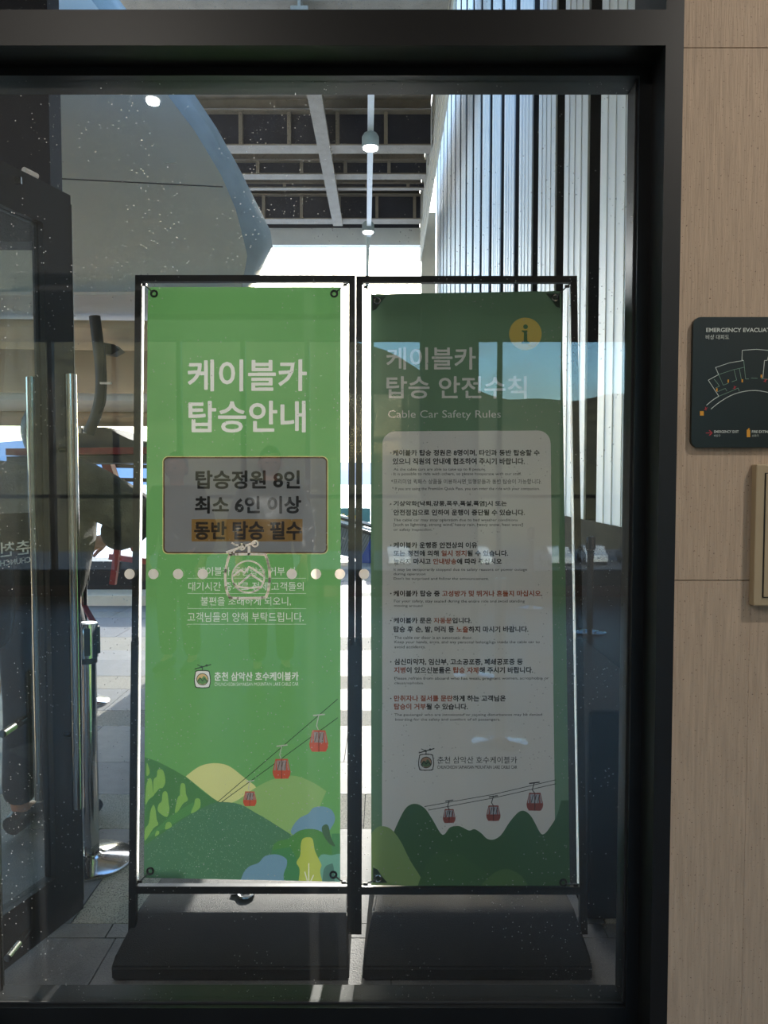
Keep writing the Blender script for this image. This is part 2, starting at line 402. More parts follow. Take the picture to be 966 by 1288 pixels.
for Yc, zb, hw in ((7.6, H0, .5), (8.75, H0 + .2, .3)): ibeam(Yc, zb, hw)
def hz(y, Y): return at(440, y, Y).z
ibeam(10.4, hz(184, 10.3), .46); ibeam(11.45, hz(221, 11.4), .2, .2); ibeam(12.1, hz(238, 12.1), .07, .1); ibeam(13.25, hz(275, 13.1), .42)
MB().box(-.90, -.73, 7.3, 13.3, hz(275, 13.1) - .06, hz(275, 13.1)).build('girder_flange', M['steelb'], cl)
MB().box(-.83, -.80, 7.3, 13.3, hz(275, 13.1), hz(275, 13.1) + .5).build('girder_web', M['steelb'], cl)
z1, z0 = at(440, 290, 14).z, at(440, 311, 14).z
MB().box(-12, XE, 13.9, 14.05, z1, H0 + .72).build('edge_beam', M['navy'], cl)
MB().box(-12, XE + .05, 13.86, 14.05, z0, z1).build('fascia', M['white'], cl)
for k in range(9):                                      # siding along the canopy side, lapped boards
    zt = H0 + .62 - k * .14
    MB().hexa([(XE - .0, 7.3, zt - .14), (XE + .03, 7.3, zt - .14), (XE + .03, 14.0, zt - .14), (XE, 14.0, zt - .14)],
              [(XE + .012, 7.3, zt), (XE + .03, 7.3, zt), (XE + .03, 14.0, zt), (XE + .012, 14.0, zt)]).build('siding_board', M['cream'], cl)
MB().box(.70, .95, 13.9, 14.15, 0, z1 + .3).build('column', M['cream'], cl)
# dark hanging panel at upper left
hp = MB(); pa = at(61, 100, 3.3); pb = at(61, 304, 3.3)
hp.box(-3.4, pa.x, 3.3, 3.42, pb.z, 6.0)
hp.build('sign_panel', M['navy'], label='dark navy panel hanging down above the open door outside', category='panel')

# ================================================================== DISTANCE (ahead)
MB().box(-3000, 3000, 14.4, 3000, -9.2, -9).build('lake', M['lake'], label='pale frozen lake spreading out below the platform', category='lake', kind='stuff')
def ridge(name, Yd, h_fn, x0, x1, depth, n, material, base=-20, **props):
    b = bmesh.new(); rowsv = []
    for j, (fy, fh) in enumerate(((0, 0), (.25, .55), (.5, 1), (1, 0))):
        rowsv.append([b.verts.new((x0 + (x1-x0)*i/n, Yd + depth*fy, base + (h_fn(i/n) - base) * fh)) for i in range(n+1)])
    for j in range(3):
        for i in range(n): b.faces.new((rowsv[j][i], rowsv[j][i+1], rowsv[j+1][i+1], rowsv[j+1][i]))
    m = MB(); m.bm.free(); m.bm = b
    return m.build(name, material, **props)
def hf(seed, lo, hi):
    r = random.Random(seed); ph = [r.uniform(0, 6.28) for _ in range(6)]
    return lambda t: lo + (hi-lo) * (.5 + .25*math.sin(5*t+ph[0]) + .15*math.sin(13*t+ph[1]) + .07*math.sin(31*t+ph[2]) + .03*math.sin(70*t+ph[3]))
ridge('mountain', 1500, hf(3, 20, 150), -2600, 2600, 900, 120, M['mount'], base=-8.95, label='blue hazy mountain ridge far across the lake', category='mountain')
# ------------------------------------------------------------------ ground, hill and cars behind the camera (seen in the glass)
MB().box(-60, 60, -80, -6.25, -5.6, -5.3).build('ground', M['asphalt'], kind='structure')
def hill_h(t):
    x = -200 + 400*t
    return 13.6 + 11.5/(1+math.exp((x-2)/5)) + .5*math.sin(x*.21) + .3*math.sin(x*.57+1)
ridge('hill', -62, hill_h, -200, 200, -90, 260, M['hill'], base=-9, label='brown wooded winter hill across the car park, mirrored in the glass', category='hill')

# ================================================================== rasteriser for the printed graphics
class Canvas:
    def __init__(s, w, h, to_uv, bg):
        s.w, s.h, s.uv = w, h, to_uv
        s.a = np.zeros((h, w, 4), np.float32); s.a[..., :3] = bg; s.a[..., 3] = 1
    def px(s, pts):
        out = []
        for p in pts:
            u, v = s.uv(*p); out.append((u * s.w, v * s.h))
        return np.array(out)
    def fill(s, pts, col, alpha=1, raw=False, mix=1.0):
        p = pts if raw else s.px(pts)
        x0, y0 = np.floor(p.min(0)).astype(int); x1, y1 = np.ceil(p.max(0)).astype(int)
        x0, y0 = max(x0, 0), max(y0, 0); x1, y1 = min(x1, s.w-1), min(y1, s.h-1)
        if x1 < x0 or y1 < y0: return
        gx, gy = np.meshgrid(np.arange(x0, x1+1) + .5, np.arange(y0, y1+1) + .5)
        ins = np.zeros(gx.shape, bool); n = len(p)
        for i in range(n):
            ax, ay = p[i]; bx, by = p[(i+1) % n]
            if ay == by: continue
            c = ((ay > gy) != (by > gy)) & (gx < (bx-ax)*(gy-ay)/(by-ay) + ax); ins ^= c
        reg = s.a[y0:y1+1, x0:x1+1]
        if mix < 1: reg[ins, :3] = reg[ins, :3] * (1-mix) + np.array(col, np.float32) * mix
        else: reg[ins, :3] = col; reg[ins, 3] = alpha
    def line(s, pts, wd, col, alpha=1):
        p = s.px(pts); k = s.w / s.span * wd / 2
        for i in range(len(p)-1):
            d = p[i+1]-p[i]; L_ = np.hypot(*d)
            if L_ < 1e-6: continue
            nrm = np.array((-d[1], d[0])) / L_ * k; e = d / L_ * k * .6
            s.fill(np.array([p[i]-e+nrm, p[i+1]+e+nrm, p[i+1]+e-nrm, p[i]-e-nrm]), col, alpha, raw=True)
    def circle(s, x, y, r, col, alpha=1, mix=1.0): s.fill([(x + r*math.cos(t), y + r*math.sin(t)) for t in np.linspace(0, 2*math.pi, 40)[:-1]], col, alpha, mix=mix)
    def rrect(s, x0, y0, x1, y1, r, col, alpha=1): s.fill(rr(x0, y0, x1, y1, r), col, alpha)
    def text(s, body, x0, y0, x1, y1, col, bold=0, spans=None, col2=None, alpha=1):
        V, T, MI = glyphs(body, 0, tuple(spans or ()))
        lo, hi = V.min(0), V.max(0); k = s.w / s.span
        em = (y1-y0) / .92 * k; rad = bold * em
        g_ = rad / k
        X = x0 + g_ + (V[:, 0]-lo[0]) / (hi[0]-lo[0]) * (x1-x0-2*g_); Yp = y1 - g_ - (V[:, 1]-lo[1]) / (hi[1]-lo[1]) * (y1-y0-2*g_)
        P = s.px(list(zip(X, Yp))); pad = int(rad) + 2
        ox, oy = int(P[:, 0].min()) - pad, int(P[:, 1].min()) - pad; W_, H_ = int(P[:, 0].max()) - ox + pad + 2, int(P[:, 1].max()) - oy + pad + 2
        masks = [np.zeros((H_, W_), bool), np.zeros((H_, W_), bool)]; P = P - (ox, oy)
        for t, mi in zip(T, MI):
            q = P[t]; a0, b0 = q.min(0), q.max(0)
            ix0, iy0 = int(a0[0]-.5), int(a0[1]-.5); ix1, iy1 = int(b0[0]+.5), int(b0[1]+.5)
            gx = np.arange(ix0, ix1+1)[None, :] + .5; gy = np.arange(iy0, iy1+1)[:, None] + .5
            (ax, ay), (bx, by), (cx, cy) = q
            e0 = (bx-ax)*(gy-ay)-(by-ay)*(gx-ax); e1 = (cx-bx)*(gy-by)-(cy-by)*(gx-bx); e2 = (ax-cx)*(gy-cy)-(ay-cy)*(gx-cx)
            masks[1 if mi else 0][iy0:iy1+1, ix0:ix1+1] |= ((e0 >= 0) & (e1 >= 0) & (e2 >= 0)) | ((e0 <= 0) & (e1 <= 0) & (e2 <= 0))
        ri = int(math.ceil(rad)) if rad >= .5 else 0
        for m, c in zip(masks, (col, col2)):
            if c is None or not m.any(): continue
            if ri:
                d = m.copy()
                for dy in range(-ri, ri+1):
                    for dx in range(-ri, ri+1):
                        if (dx or dy) and dx*dx + dy*dy <= (rad+.35)**2: d |= np.roll(np.roll(m, dy, 0), dx, 1)
                m = d
            reg = s.a[oy:oy+H_, ox:ox+W_]; reg[m, :3] = c; reg[m, 3] = alpha
    def image(s, name):
        c = s.a[..., :3]; l = c.mean(-1, keepdims=True); s.a[..., :3] = (c + (l - c) * .30) * .90 + .045
        im = bpy.data.images.new(name, s.w, s.h, alpha=True); im.alpha_mode = 'CHANNEL_PACKED'
        im.pixels.foreach_set(np.ascontiguousarray(s.a[::-1]).ravel()); im.update(); return im
def rr(x0, y0, x1, y1, r, n=8):
    out = []
    for cx, cy, a in ((x1-r, y0+r, -90), (x1-r, y1-r, 0), (x0+r, y1-r, 90), (x0+r, y0+r, 180)):
        for i in range(n+1):
            t = math.radians(a + 90*i/n); out.append((cx + r*math.cos(t), cy + r*math.sin(t)))
    return out
_gc = {}; TS = bpy.data.scenes.new('text_workspace')
def glyphs(body, bold=0, spans=()):
    key = (body, bold, spans)
    if key in _gc: return _gc[key]
    cu = bpy.data.curves.new('text', 'FONT'); cu.body = body; cu.offset = bold; cu.resolution_u = 3
    for a, b in spans:
        for i in range(a, b): cu.body_format[i].material_index = 1
    o = bpy.data.objects.new('text', cu); TS.collection.objects.link(o); TS.view_layers[0].update()
    dg = TS.view_layers[0].depsgraph; me = o.evaluated_get(dg).to_mesh(); me.calc_loop_triangles()
    V = np.zeros(len(me.vertices)*3); me.vertices.foreach_get('co', V); V = V.reshape(-1, 3)[:, :2].copy()
    T = [tuple(t.vertices) for t in me.loop_triangles]; MI = [me.polygons[t.polygon_index].material_index for t in me.loop_triangles]
    T = np.array(T); TS.collection.objects.unlink(o); bpy.data.objects.remove(o); bpy.data.curves.remove(cu)
    _gc[key] = (V, T, MI); return _gc[key]
def smooth(pts, n=8, closed=False):
    P = [np.array(p, float) for p in pts]; out = []; N = len(P)
    for i in range(N if closed else N-1):
        g_ = (lambda k: P[k % N]) if closed else (lambda k: P[max(0, min(N-1, k))])
        p0, p1, p2, p3 = g_(i-1), g_(i), g_(i+1), g_(i+2)
        for j in range(n):
            t = j/n; out.append(tuple(.5*((2*p1)+(-p0+p2)*t+(2*p0-5*p1+4*p2-p3)*t*t+(-p0+3*p1-3*p2+p3)*t**3)))
    if not closed: out.append(tuple(P[-1]))
    return out
def emblem(line, x0, y0, x1, y1, fillc=None):
    """gondola badge: list of (kind, data) drawn by LINE(pts, w); coordinates in a box"""
    X = lambda t: x0 + t*(x1-x0); Y = lambda t: y0 + t*(y1-y0); w_ = (x1-x0)
    body = [(X(a), Y(b)) for a, b in smooth([(.16, .32), (.84, .32), (.93, .42), (.99, .68), (.96, .86), (.84, .98), (.5, .99), (.16, .98), (.04, .86), (.01, .68), (.07, .42)], 5, True)]
    cab = [(X(a), Y(b)) for a, b in ((.06, .2), (.9, .0))]
    return body, cab

# ------------------------------------------------------------------ stand planes and banners
PB = Vector((0, 2.27, .10)); PT = Vector((0, 2.42, 2.15))
SU = (PT - PB).normalized(); SN = Vector((1, 0, 0)).cross(SU).normalized()
if SN.y > 0: SN = -SN                                    # towards the camera
def on(x, y, off=0.0): return at_plane(x, y, PB + SN*off, SN)
def make_uv(TL, TR, BR, BL):
    """bilinear inverse on the stand plane: photo pixel -> (u, v), v downwards"""
    P = [on(*p) for p in (TL, TR, BR, BL)]
    loc = lambda q: (q.x, (q - PB).dot(SU))
    (ax, ay), (bx, by), (cx, cy), (dx, dy) = map(loc, P)
    def f(x, y):
        px, py = loc(on(x, y)); u = v = .5
        for _ in range(6):
            X = (1-v)*((1-u)*ax+u*bx)+v*((1-u)*dx+u*cx); Yq = (1-v)*((1-u)*ay+u*by)+v*((1-u)*dy+u*cy)
            xu = (1-v)*(bx-ax)+v*(cx-dx); xv = (1-u)*(dx-ax)+u*(cx-bx); yu = (1-v)*(by-ay)+v*(cy-dy); yv = (1-u)*(dy-ay)+u*(cy-by)
            D = xu*yv-xv*yu; ex, ey = px-X, py-Yq
            u += (ex*yv-ey*xv)/D; v += (ey*xu-ex*yu)/D
        return u, v
    return f, P
S = srgb
def sc_(r, g, b): return np.array((r, g, b), np.float32) / 255
# ---------- left banner artwork
TLq = ((186, 361), (429, 361), (428, 1109), (181, 1104))
uvL, PL = make_uv(*TLq)
cvL = Canvas(1000, 3100, uvL, sc_(96, 190, 84)); cvL.span = 244
G = lambda pts, n=6: [(170 + a/3.45, 860 + b/3.45) for a, b in smooth(pts, n)]
def near(pts): return [(170 + a/6.44, 950 + b/6.44) for a, b in pts]
cvL.fill(smooth(near([(410, 170), (520, 90), (640, 62), (760, 85), (880, 175), (966, 240)]), 6) + near([(1100, 420), (760, 420), (670, 378)]), sc_(226, 232, 126))
def nb(pts): return [(300 + a/4.773, 860 + b/4.773) for a, b in pts]
cvL.fill(smooth(nb([(-60, 720), (0, 695), (100, 625), (210, 572), (330, 552), (440, 590), (528, 645)]), 6) + nb([(495, 720), (480, 800), (330, 910), (300, 930), (100, 900), (-60, 760)]), sc_(140, 200, 96))
cvL.fill(smooth(near([(60, 10), (200, 60), (410, 175), (550, 290), (690, 385)]), 6) + near([(690, 560), (400, 700), (60, 760), (40, 300)]), sc_(66, 146, 70))
cvL.fill(near([(70, 690), (300, 560), (520, 430), (470, 380), (300, 480), (120, 640), (60, 640)]), sc_(72, 164, 74))
for pts in ([(95, 60), (118, 130), (108, 160), (92, 160)],
            [(200, 112), (230, 130), (245, 210), (225, 262), (195, 270), (160, 310), (148, 290), (150, 200), (175, 170), (180, 125)],
            [(118, 185), (135, 205), (145, 290), (155, 320), (110, 360), (85, 395), (88, 270), (100, 210)],
            [(242, 290), (262, 310), (272, 390), (278, 440), (262, 495), (230, 490), (185, 450), (190, 400), (215, 370), (222, 310)],
            [(385, 225), (405, 240), (412, 310), (428, 362), (390, 390), (350, 450), (322, 460), (345, 345), (362, 320), (368, 240)],
            [(500, 348), (525, 355), (530, 400), (520, 430), (480, 462), (452, 465), (478, 400), (485, 360)],
            [(148, 402), (165, 440), (175, 520), (188, 560), (150, 590), (110, 650), (78, 690), (80, 600), (110, 550), (125, 450)],
            [(268, 540), (290, 548), (295, 580), (245, 600), (250, 555)], [(175, 612), (195, 618), (190, 640), (160, 655)]):
    cvL.fill(smooth(near(pts), 5, True), sc_(134, 208, 74))
cvL.fill(smooth(near([(70, 735), (210, 640), (380, 520), (520, 440), (640, 385), (740, 378), (860, 400), (966, 460)]), 6) + nb([(150, 800), (330, 915), (330, 1250), (-200, 1250)]) + near([(0, 1100)]), sc_(66, 138, 92))
cvL.fill(smooth(nb([(318, 900), (330, 850), (370, 805), (420, 780), (450, 745), (510, 738), (560, 760), (580, 810), (560, 860), (520, 900), (400, 930)]), 5, True), sc_(98, 158, 196))
cvL.fill(smooth(nb([(200, 1010), (230, 950), (300, 930), (360, 885), (430, 872), (500, 890), (550, 960), (600, 1030), (620, 1260), (200, 1260)]), 5, True), sc_(72, 160, 62))
cvL.fill(nb([(560, 900), (620, 900), (620, 1040), (560, 1040)]), sc_(66, 160, 84))
cvL.fill(smooth(nb([(520, 845), (540, 855), (555, 920), (580, 975), (545, 960), (510, 910), (500, 865)]), 5, True), sc_(62, 112, 70))
cvL.fill(smooth(nb([(480, 1045), (560, 1030), (620, 1040), (620, 1260), (470, 1260)]), 4, True), sc_(98, 186, 160))
cvL.fill(smooth(nb([(520, 1100), (545, 1085), (570, 1095), (572, 1260), (505, 1260), (508, 1140)]), 4, True), sc_(70, 136, 120))
cvL.fill(nb([(200, 1000), (310, 980), (360, 1070), (370, 1250), (200, 1250)]), sc_(56, 152, 82))
cvL.fill(smooth(nb([(10, 1260), (20, 1160), (60, 1100), (120, 1075), (160, 1035), (230, 1025), (285, 1050), (290, 1090), (270, 1150), (260, 1260)]), 5, True), sc_(98, 158, 196))
cvL.fill(smooth(nb([(388, 930), (420, 922), (445, 935), (458, 1000), (480, 1050), (498, 1090), (490, 1130), (505, 1260), (365, 1260), (368, 1120), (348, 1075), (370, 1030), (375, 960)]), 5, True), sc_(200, 222, 60))
for q in ([(422, 1080), (422, 1190)], [(398, 1130), (415, 1190)], [(450, 1150), (432, 1190)]): cvL.line(nb(q), 1.3, sc_(240, 244, 220))
rr_ = np.random.RandomState(4)                           # pale flecks of the print on the dark hill
for _ in range(900):
    a, b = rr_.uniform(70, 1500), rr_.uniform(400, 1010); p = near([(a, b)])[0]
    u, v = uvL(*p); xi, yi = int(u*1000), int(v*3100)
    if 2 < xi < 997 and 2 < yi < 3090 and abs(cvL.a[yi, xi, 0]*255-66) < 2 and abs(cvL.a[yi, xi, 1]*255-138) < 2: cvL.a[yi:yi+rr_.randint(2, 7), xi:xi+2, :3] = sc_(150, 200, 160)
def cabin(cv, x, y, w_, h_, red, win, line, hook, wires):
    hx, hy = hook
    cv.line([(hx, hy), (hx - w_*.12, hy + (y-h_/2-hy)*.7), (x-w_*.02, y-h_/2)], max(.9, w_*.045), wires); cv.line([(hx - w_*.28, hy+.5), (hx + w_*.3, hy-1)], max(1, w_*.07), wires)
    o = [(-.34, -.5), (.34, -.5), (.5, .15), (.47, .32), (.36, .5), (-.36, .5), (-.47, .32), (-.5, .15)]
    cv.fill([(x+a*w_, y+b*h_) for a, b in o], red)
    for a0, a1, b0, b1 in ((-.27, -.02, -.25, -.02), (.02, .27, .02, .25)):
        cv.fill([(x+a0*w_, y-.42*h_), (x+a1*w_, y-.42*h_), (x+(b1 if a0 > 0 else b1)*w_, y+.08*h_), (x+b0*w_, y+.08*h_)], win)
    cv.fill([(x-.33*w_, y-.4*h_), (x-.3*w_, y-.4*h_), (x-.34*w_, y+.08*h_), (x-.43*w_, y+.08*h_)], win)
    cv.fill([(x+.33*w_, y-.4*h_), (x+.3*w_, y-.4*h_), (x+.34*w_, y+.08*h_), (x+.43*w_, y+.08*h_)], win)
    for k in range(3): cv.line([(x-.22*w_+k*.2*w_, y+.05*h_), (x-.1*w_+k*.18*w_, y-.36*h_)], .7, line)
    cv.line([(x, y-.5*h_), (x, y+.5*h_)], .6, line)
cvL.line([(274, 1008.5), (424.5, 879.5)], .8, sc_(20, 50, 24)); cvL.line([(279, 1008.5), (424.5, 903)], .8, sc_(20, 50, 24))
R1, W1, LN, WH = sc_(228, 70, 34), sc_(150, 138, 134), sc_(80, 34, 30), sc_(190, 190, 180)
cabin(cvL, 401, 932, 24, 27, R1, W1, LN, (401, 899.5), WH); cabin(cvL, 354.2, 967, 22.5, 25, R1, W1, LN, (354.5, 938), WH); cabin(cvL, 314.3, 1004.5, 17, 18.5, R1, W1, LN, (314.5, 982.5), WH)
WT = sc_(240, 240, 236)
cvL.text('케이블카', 236, 452, 386, 492, WT, .016); cvL.text('탑승안내', 237, 504, 384.5, 544, WT, .016)
cvL.rrect(204.3, 573.8, 412.7, 697, 7, sc_(236, 226, 120)); cvL.rrect(205.2, 574.7, 411.8, 696.1, 6.4, sc_(110, 70, 30), .5); cvL.rrect(207, 576.5, 410, 694.3, 5, sc_(186, 188, 196), .16)
BK = sc_(22, 20, 22)
cvL.text('탑승정원 8인', 245.7, 591.6, 377.6, 615, BK, .03, alpha=.1); cvL.text('최소 6인 이상', 245, 624, 379, 646, BK, .03, alpha=.1)
cvL.fill([(241, 653), (380.7, 653), (380.7, 681), (241, 681)], sc_(206, 142, 44), .2); cvL.text('동반 탑승 필수', 244, 655.5, 380, 679, sc_(60, 36, 16), .03, alpha=.1)
for t, a, b, c, d in (('케이블카 동반탑승 거부 시', 249, 713, 371, 724), ('대기시간 증가로 전체 고객들의', 237, 732, 382, 743), ('불편을 초래하게 되오니,', 252.6, 750.6, 366, 762), ('고객님들의 양해 부탁드립니다.', 236, 770, 382, 782)):
    cvL.text(t, a, b, c, d, WT, .004)
for yy in (727.3, 746.4, 765.4, 785): cvL.line([(236, yy), (385, yy)], .7, sc_(200, 226, 196))
def logo(cv, x0, y0, x1, y1, dark, light, hillc, skyc):
    W_ = x1-x0; H_ = y1-y0
    P_ = lambda a, b: (x0+a*W_, y0+b*H_)
    cv.line([P_(.05, .21), P_(1.0, .02)], 1.2, dark); cv.line([P_(.2, .03), P_(.45, .12)], .8, dark); cv.line([P_(.5, .12), P_(.5, .28)], 1.0, dark)
    for c in ((.45, .12), (.75, .06)): cv.circle(*P_(*c), 1.3, dark)
    ob = smooth([(.16, .27), (.84, .27), (.95, .4), (1, .68), (.96, .88), (.84, 1), (.16, 1), (.04, .88), (0, .68), (.05, .4)], 5, True)
    cv.fill([P_(*q) for q in ob], dark); cv.fill([P_(.5+(a-.5)*.9, .635+(b-.635)*.9) for a, b in ob], light)
    cv.circle(*P_(.5, .64), W_*.36, dark); cv.circle(*P_(.5, .64), W_*.32, skyc)
    cv.fill([P_(*q) for q in smooth([(.2, .68), (.34, .56), (.46, .6), (.6, .5), (.8, .68)], 5)] + [P_(.76, .78), (x0+.5*W_, y0+.86*H_), P_(.24, .78)], hillc)
    cv.line([P_(*q) for q in ((.24, .72), (.38, .58), (.5, .72), (.62, .6), (.78, .74))], .8, dark)
logo(cvL, 244.3, 835, 265.5, 865, sc_(30, 50, 30), WT, sc_(84, 160, 70), sc_(240, 190, 110))
cvL.text('춘천 삼악산 호수케이블카', 270, 845, 375.6, 856, WT, .014); cvL.text('CHUNCHEON SAMAKSAN MOUNTAIN LAKE CABLE CAR', 270, 858, 375.6, 862.6, WT, .03)
# ---------- right banner artwork
TRq = ((466, 370), (706, 366), (717, 1119), (467, 1113))
uvR, PR = make_uv(*TRq)
cvR = Canvas(1000, 3100, uvR, sc_(102, 158, 112)); cvR.span = 245
xl = lambda y: 481 - (y-542)*.001; xr = lambda y: 692.5 + (y-542)*.0115
panel = [(xl(542)+16, 542.5), (xr(542)-16, 541.5)] + [(xr(542)-16+16*math.sin(t), 541.5+16-16*math.cos(t)) for t in np.linspace(.2, 1.57, 7)] + [(xr(1080), 1080), (xl(1080), 1080)] + [(xl(542)+16-16*math.cos(t), 542.5+16-16*math.sin(t)) for t in np.linspace(0, 1.4, 7)]
cvR.fill(panel, sc_(232, 232, 230))
cvR.circle(660.8, 420, 20.5, sc_(240, 206, 70)); GI = sc_(70, 130, 74)
cvR.circle(661, 411, 2.9, GI); cvR.fill([(656.5, 415.5), (663.3, 415.5), (663.3, 429), (665.8, 430), (665.8, 432.2), (656, 432.2), (656, 430), (658.8, 429), (658.8, 418), (656.5, 417.3)], GI)
cvR.text('케이블카', 486, 436.5, 598.5, 465, WT, .018); cvR.text('탑승 안전수칙', 486, 473, 662.5, 501.5, WT, .018); cvR.text('Cable Car Safety Rules', 488, 516, 630, 528.5, WT, .004)
KD, RD, GR = sc_(8, 8, 10), sc_(190, 62, 20), sc_(30, 30, 32)
def sp(t, *subs): return [(t.index(q), t.index(q)+len(q)) for q in subs]
KO = [('케이블카 탑승 정원은 8명이며, 타인과 동반 탑승할 수', 494, 565.6, 678.6, 573.6, ()), ('있으니 직원의 안내에 협조하여 주시기 바랍니다.', 494, 576, 660, 584.4, ()),
      ('기상악화[낙뢰,강풍,폭우,폭설,폭염]시 또는', 495, 630, 637.4, 637.5, ()), ('안전점검으로 인하여 운행이 중단될 수 있습니다.', 495, 640.8, 660, 648.4, ()),
      ('케이블카 운행중 안전상의 이유', 495, 682, 600, 689.4, ()), ('또는 정전에 의해 일시 정지될 수 있습니다.', 495, 692.2, 639, 699.6, ('일시 정지',)),
      ('놀라지 마시고 안내방송에 따라 주십시오', 495, 702.3, 631, 709.7, ('안내방송',)), ('케이블카 탑승 중 고성방가 및 뛰거나 흔들지 마십시오.', 495, 742.5, 682, 750.3, ('고성방가 및 뛰거나 흔들지 마십시오',)),
      ('케이블카 문은 자동문입니다.', 495, 776.7, 593, 784, ('자동문',)), ('탑승 후 손, 발, 머리 등 노출하지 마시기 바랍니다.', 495, 787.5, 664.6, 795.6, ('노출',)),
      ('심신미약자, 임산부, 고소공포증, 폐쇄공포증 등', 496, 828.4, 657.6, 836.5, ()), ('지병이 있으신분들은 탑승 자제해 주시기 바랍니다.', 495.6, 838.8, 670.5, 846.7, ('지병', '탑승 자제')),
      ('만취자나 질서를 문란하게 하는 고객님은', 495.6, 874.4, 636, 882.2, ('만취자나 질서를 문란',)), ('탑승이 거부될 수 있습니다.', 495.6, 884.8, 588.4, 892.5, ('탑승이 거부',))]
for t, a, b, c, d, su in KO: cvR.text(t, a, b, c, d, KD, .024, sp(t, *su), RD)
cvR.text('*프리미엄 퀵패스 상품을 이용하시면 일행분들과 동반 탑승이 가능합니다.', 492, 602.5, 681, 608.8, KD, .008)
EN = [('As the cable cars are able to take up to 8 people.', 495, 588.5, 611, 593), ('It is possible to ride with others, so please cooperate with our staff.', 495, 594.2, 655.7, 598.8),
      ('* If you are using the Premium Quick Pass, you can enter the ride with your companion.', 493, 612.5, 679, 617.7), ('The cable car may stop operation due to bad weather conditions', 495, 652.3, 651, 656.7),
      ('[such as lightning, strong wind, heavy rain, heavy snow, heat wave]', 495, 658, 657.6, 662.8), ('or safety inspection.', 495, 664.4, 543.5, 668.8),
      ('It may be temporarily stopped due to safety reasons or power outage', 495, 714.5, 663, 719), ('during operation', 495, 720.3, 535.4, 724.5), ("Don't be surprised and follow the announcement.", 495, 726, 614.6, 730.2),
      ('For your safety, stay seated during the entire ride and avoid standing', 495.6, 754.2, 660, 758.8), ('moving around', 495.6, 760.3, 531.4, 764.3), ('The cable car door is an automatic door.', 496, 799.9, 594, 803.8),
      ('Keep your hands, arms, and any personal belongings inside the cable car to', 496, 805.6, 679, 810.3), ('avoid accidents.', 496, 811.7, 535.4, 815.4), ('Please refrain from aboard who has weak, pregnant women, acrophobia or', 496, 851.2, 690.7, 855.8),
      ('claustrophobia.', 496, 857.4, 533, 861.5), ('The passenger who are intoxicated or causing disturbances may be denied', 496, 897.2, 682, 901.4), ('boarding for the safety and comfort of all passengers.', 497, 903.2, 629.4, 907.4)]
for t, a, b, c, d in EN: cvR.text(t, a, b, c, d, GR, .02)
for yy in (569.5, 634, 686, 746.5, 780.5, 832.5, 878.5): cvR.circle(491.6, yy, .8, KD)
logo(cvR, 526, 941, 546, 969, KD, sc_(226, 226, 224), sc_(76, 120, 70), sc_(190, 130, 90))
cvR.text('춘천 삼악산 호수케이블카', 550, 951.5, 650.6, 960.5, KD, .014); cvR.text('CHUNCHEON SAMAKSAN MOUNTAIN LAKE CABLE CAR', 550, 962.8, 650.6, 967.2, KD, .03)
R_ = lambda pts: [(460 + a/3.578, 990 + b/3.578) for a, b in pts]
cvR.line([(534, 1014.5), (620, 999.5), (699, 981)], .7, KD); cvR.line([(539, 1019), (620, 1004), (699, 986)], .7, KD)
R2, W2 = sc_(170, 58, 50), sc_(170, 178, 190)
cabin(cvR, 565, 1026.5, 16, 17.5, R2, W2, KD, (565, 1007.5), KD); cabin(cvR, 620.7, 1023, 18, 19.5, R2, W2, KD, (620.5, 1002), KD); cabin(cvR, 672.8, 1008.5, 21, 22.5, R2, W2, KD, (672, 985), KD)
cvR.fill(smooth(R_([(120, 220), (140, 170), (180, 95), (222, 75), (265, 95), (300, 145), (345, 215), (380, 182), (420, 176), (465, 196), (490, 190), (520, 208), (545, 232), (575, 237), (610, 215), (650, 155), (690, 112), (720, 110), (750, 140), (785, 205), (805, 210), (830, 180), (860, 130), (880, 60)]), 5) + R_([(990, 60), (990, 560), (0, 560), (0, 330)]), sc_(58, 116, 62))
cvR.fill(smooth(R_([(0, 250), (20, 215), (50, 182), (80, 176), (115, 190), (155, 240), (200, 330), (260, 430), (290, 540)]), 5) + R_([(0, 540)]), sc_(140, 186, 92))
cvR.fill(smooth(R_([(250, 400), (290, 320), (330, 290), (370, 300), (420, 300), (480, 340), (560, 400), (600, 500)]), 5) + R_([(200, 540)]), sc_(64, 122, 62))
cvR.fill(smooth(R_([(520, 440), (580, 385), (640, 370), (700, 400), (740, 460)]), 5) + R_([(740, 540), (480, 540)]), sc_(84, 138, 66))

